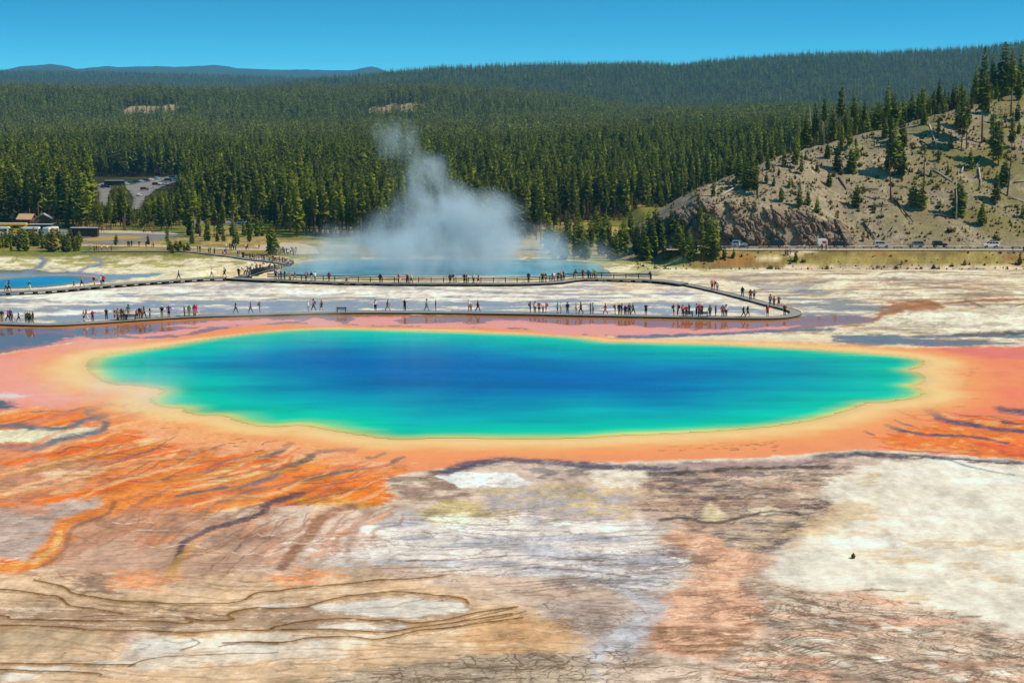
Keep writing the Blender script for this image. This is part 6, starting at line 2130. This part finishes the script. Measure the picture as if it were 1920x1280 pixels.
# huts
M_BROWNW = plain('brown_boards', (104, 84, 70), 0.9, 0.1, 0.2, 2)
M_TANROOF = plain('tan_shingles', (196, 160, 128), 0.9, 0.1, 0.15, 2)
M_GREYROOF = plain('grey_metal_roof', (176, 178, 180), 0.5, 0.3, 0.1, 2)
M_DOOR = plain('dark_door', (54, 46, 42), 0.8, 0.2, 0.1)


def hut(loc, rz, L, Wd, H, rise, roof, label):
    e = empty('park_hut', loc, rz)
    tag(e, label, 'hut')
    MB().box((0, 0, H / 2), (L, Wd, H)).build('wall', M_BROWNW, e)
    MB().prism([(-L / 2, H), (0, H + rise * 0.94), (L / 2, H)], -Wd / 2 + 0.02, Wd / 2 - 0.02).build('gable', M_BROWNW, e)
    for s in (-1, 1):
        a = math.atan2(rise, L / 2)
        ln = math.hypot(rise, L / 2) + 0.7
        MB().box((s * (L / 4 + 0.22), 0, H + rise / 2 - 0.05), (ln, Wd + 1.2, 0.12), ry=s * a).build('roof', roof, e)
    for k in (-1, 1):
        d = MB().box((k * L * 0.22, -Wd / 2 - 0.03, 1.05), (0.95, 0.06, 2.1)).build('door', M_DOOR, e)
        MB().box((k * L * 0.22 + 0.32, -Wd / 2 - 0.08, 1.0), (0.06, 0.06, 0.16)).build('handle', M_RIM, d)
    MB().box((-L / 2 - 0.03, 0, H * 0.7), (0.05, 1.2, 0.6)).build('window', M_GLASS, e)
    return e


hut(lot(83, 426), 0.15, 5.6, 5.0, 3.4, 1.6, M_GREYROOF, 'brown restroom hut with grey metal roof behind the coaches')
hut(lot(51, 424), R(80), 4.6, 5.0, 2.9, 1.6, M_TANROOF, 'brown hut with tan roof, nearer the restroom hut')
hut(lot(39, 422), R(80), 4.6, 5.0, 3.1, 1.6, M_TANROOF, 'brown hut with tan roof behind the yellow coach')

# ------------------------------------------------------------------ dead wood on the hill
def on_hill(x, y):
    return on_ground(x, y, 0, hill_z, 464, 760)


LOGS = [((1742, 236), (1756, 276), 1), ((1750, 320), (1787, 343), 1), ((1830, 313), (1840, 299), 1), ((1835, 317), (1840, 351), 1), ((1802, 325), (1809, 308), 1), ((1572, 335), (1587, 357), 0), ((1675, 373), (1712, 418), 0), ((1620, 420), (1640, 450), 0), ((1902, 343), (1926, 340), 1), ((1617, 358), (1647, 356), 0), ((1352, 369), (1386, 348), 1), ((1520, 276), (1542, 287), 1), ((1725, 266), (1752, 281), 0), ((1627, 389), (1665, 386), 0), ((1752, 405), (1788, 409), 0), ((1895, 372), (1920, 380), 1)]
for i, (a, b, w) in enumerate(sorted(LOGS)):
    A, B = on_hill(*a), on_hill(*b)
    A, B = A + Vector((0, -0.1, 0.3)), B + Vector((0, -0.1, 0.3))
    mid = (A + B) / 2
    mb = MB().tube([A - mid, (A * 0.6 + B * 0.4) - mid + Vector((0, 0, 0.1)), B - mid], [0.34, 0.27, 0.14], 6)
    for k in range(4):
        q = A.lerp(B, 0.3 + 0.17 * k) - mid
        mb.tube([q, q + Vector((rng.uniform(-.5, .5), rng.uniform(-.5, .2), rng.uniform(.3, .9)))], [0.05, 0.015], 4)
    o = mb.build('fallen_log', M_DEAD if w else M_DARKWOOD, None, True)
    o.location = mid
    tag(o, '%s fallen trunk lying on the bare hillside, %s from the cliff end' % ('bleached white' if w else 'grey-brown', nth(i)), 'log', 'fallen trunks on the hillside')


def snag(base, top, label, dead=True, spread=0.0, seed=0):
    r = random.Random(seed)
    b = on_hill(*base)
    _, dy, dz = ray(*top)
    zt = EYE_Z + dz / dy * b.y
    xt = (top[0] - 960) / FPX * b.y
    H = zt - b.z
    e = empty('dead_tree', b)
    tag(e, label, 'dead tree')
    tp = Vector((xt - b.x, 0.3, H))
    m = M_DEAD if dead else M_DARKWOOD
    MB().tube([(0, 0, -0.2), tp * 0.35 + Vector((0.1, 0, 0)), tp * 0.7 - Vector((0.1, 0, 0)), tp], [0.28, 0.22, 0.14, 0.03], 6).build('trunk', m, e, True)
    for k in range(int(10 + 14 * spread)):
        t = r.uniform(0.25, 0.95)
        a = r.uniform(0, 6.28)
        L = (0.5 + spread * 2.6) * r.uniform(0.5, 1.2) * (1.1 - t * 0.6)
        q = tp * t
        w = q + Vector((math.cos(a) * L, math.sin(a) * L, r.uniform(-.2, .5) * L + 0.25 * L))
        mid = q.lerp(w, 0.5) + Vector((0, 0, -0.12 * L))
        MB().tube([q, mid, w], [0.075 * (1 + spread), 0.05, 0.012], 4).build('branch', m, e)
    return e


snag((1530, 273), (1512, 197), 'leaning bleached snag at the hill shoulder', True, 0.0, 1)
snag((1540, 268), (1539, 215), 'upright pale snag beside the leaning one', True, 0.0, 2)
snag((1670, 376), (1664, 290), 'dark dead tree with bare branches on the mid slope', False, 0.5, 3)
snag((1731, 361), (1730, 280), 'twin-looking dark dead trunk above the paired young pines', False, 0.3, 4)
snag((1888, 368), (1892, 285), 'big forked dead tree spreading bare limbs near the grassy slope', False, 1.0, 5)
snag((1793, 411), (1791, 330), 'slim pale dead trunk in front of a bushy pine', True, 0.1, 6)
snag((1419, 365), (1420, 322), 'crooked dark trunk on the brow above the cliff', False, 0.7, 7)

# loose stones on the slope: scree nobody could count
def scree():
    r = np.random.RandomState(9)
    v, f = [], []
    n = 0
    while n < 1500:
        x = r.uniform(45, 185)
        y = r.uniform(467, 540)
        z = float(hill_z(np.array([x]), np.array([y]))[0])
        if y > 465 + (interp(HILL_CREST, x) - ROAD_Z) / 0.56:
            continue
        s = r.gamma(2.0, 0.13)
        b = len(v)
        for dx, dy_, dz_ in ((1, 0, 0), (-1, 0, 0), (0, 1, 0), (0, -1, 0), (0, 0, 0.9), (0, 0, -0.6)):
            v.append((x + s * dx * r.uniform(.6, 1.3), y + s * dy_ * r.uniform(.6, 1.3), z + s * dz_ * r.uniform(.6, 1.2)))
        for q in ((0, 2, 4), (2, 1, 4), (1, 3, 4), (3, 0, 4), (2, 0, 5), (1, 2, 5), (3, 1, 5), (0, 3, 5)):
            f.append([b + k for k in q])
        n += 1
    o = mesh_obj('scree', v, f, M_ROCK)
    tag(o, 'loose stones scattered over the bare slope', kind='stuff')


scree()

# ------------------------------------------------------------------ steam
def steam_cloud(name, box_lo, box_hi, blobs, dens, label, nscale=0.075):
    lo, hi = Vector(box_lo), Vector(box_hi)
    c = (lo + hi) / 2
    mb = MB().box((0, 0, 0), tuple(hi - lo))
    m = bpy.data.materials.new(name + '_vapour')
    m.use_nodes = True
    n, l = m.node_tree.nodes, m.node_tree.links
    n.clear()
    out = n.new('ShaderNodeOutputMaterial')
    pv = n.new('ShaderNodeVolumePrincipled')
    pv.inputs['Color'].default_value = (0.96, 0.995, 1.0, 1)
    pv.inputs['Anisotropy'].default_value = -0.35
    geo = n.new('ShaderNodeNewGeometry')
    pos = geo.outputs['Position']
    # billowing: displace the sample point
    nz = n.new('ShaderNodeTexNoise')
    nz.inputs['Scale'].default_value = 0.11
    nz.inputs['Detail'].default_value = 3
    l.new(pos, nz.inputs['Vector'])
    sb = n.new('ShaderNodeVectorMath')
    sb.operation = 'SUBTRACT'
    sb.inputs[1].default_value = (0.5, 0.5, 0.5)
    l.new(nz.outputs['Color'], sb.inputs[0])
    sc = n.new('ShaderNodeVectorMath')
    sc.operation = 'SCALE'
    sc.inputs['Scale'].default_value = 11.0
    l.new(sb.outputs[0], sc.inputs[0])
    ad = n.new('ShaderNodeVectorMath')
    ad.operation = 'ADD'
    l.new(pos, ad.inputs[0])
    l.new(sc.outputs[0], ad.inputs[1])
    tot = None
    for (bx, by, bz), (rx, ry, rz_), amp in blobs:
        s1 = n.new('ShaderNodeVectorMath')
        s1.operation = 'SUBTRACT'
        s1.inputs[1].default_value = (bx, by, bz)
        l.new(ad.outputs[0], s1.inputs[0])
        s2 = n.new('ShaderNodeVectorMath')
        s2.operation = 'DIVIDE'
        s2.inputs[1].default_value = (rx, ry, rz_)
        l.new(s1.outputs[0], s2.inputs[0])
        ln = n.new('ShaderNodeVectorMath')
        ln.operation = 'LENGTH'
        l.new(s2.outputs[0], ln.inputs[0])
        mr = n.new('ShaderNodeMapRange')
        mr.interpolation_type = 'SMOOTHSTEP'
        mr.inputs['From Min'].default_value = 1.0
        mr.inputs['From Max'].default_value = 0.15
        mr.inputs['To Max'].default_value = amp
        l.new(ln.outputs['Value'], mr.inputs[0])
        tot = mr.outputs[0] if tot is None else chain(n, l, 'ADD', tot, mr.outputs[0])
    mpn = n.new('ShaderNodeMapping')
    mpn.inputs['Scale'].default_value = (1, 1, 0.7)
    l.new(pos, mpn.inputs['Vector'])
    w = noise(n, l, mpn.outputs[0], nscale, 5, 0.6, 0.4)
    w = ramp(n, l, w, [(0.40, g3(0.0)), (0.62, g3(1.0))])
    d = chain(n, l, 'MULTIPLY', tot, w)
    l.new(chain(n, l, 'MULTIPLY', d, dens), pv.inputs['Density'])
    l.new(pv.outputs[0], out.inputs['Volume'])
    m.cycles.volume_sampling = 'MULTIPLE_IMPORTANCE'
    o = mb.build(name, m)
    o.location = c
    return tag(o, label, kind='stuff')


steam_cloud('steam', (-66, 385, -9.4), (34, 452, 33),
            [((-22, 418, -4), (26, 28, 13), 1.1), ((2, 420, -5), (20, 24, 9), 0.75), ((-44, 420, -5), (20, 24, 8), 0.5), ((-20, 418, 6), (15, 18, 10), 0.95), ((-10, 420, 5), (16, 18, 9), 0.6), ((-23, 420, 15), (9, 12, 9), 0.7), ((-30, 420, 25), (8, 9, 7), 0.38), ((20, 422, -6), (12, 18, 5), 0.25)],
            0.18, 'billowing white steam rising from the crater pool')

steam_cloud('steam', (-76, 164, 0.1), (-18, 262, 5.5),
            [((-50, 190, 0.5), (13, 14, 4.5), 1.0), ((-40, 178, 0.5), (9, 10, 4), 0.8), ((-36, 248, 0.5), (16, 9, 5), 0.9), ((-58, 222, 0.5), (10, 14, 4), 0.6)],
            0.045, 'faint steam wisps drifting over the shallow end of the spring', 0.16)
# ------------------------------------------------------------------ haze
hz = bpy.data.materials.new('clear_air')
hz.use_nodes = True
hn, hl = hz.node_tree.nodes, hz.node_tree.links
hn.clear()
ho = hn.new('ShaderNodeOutputMaterial')
hv = hn.new('ShaderNodeVolumePrincipled')
hv.inputs['Color'].default_value = (0.22, 0.68, 1.0, 1)
hv.inputs['Density'].default_value = 0.000046
hl.new(hv.outputs[0], ho.inputs['Volume'])
haze = MB().box((0, 7400, 190), (17000, 17000, 450)).build('haze', hz)
tag(haze, 'thin blue air between the valley and the mountains', kind='stuff')
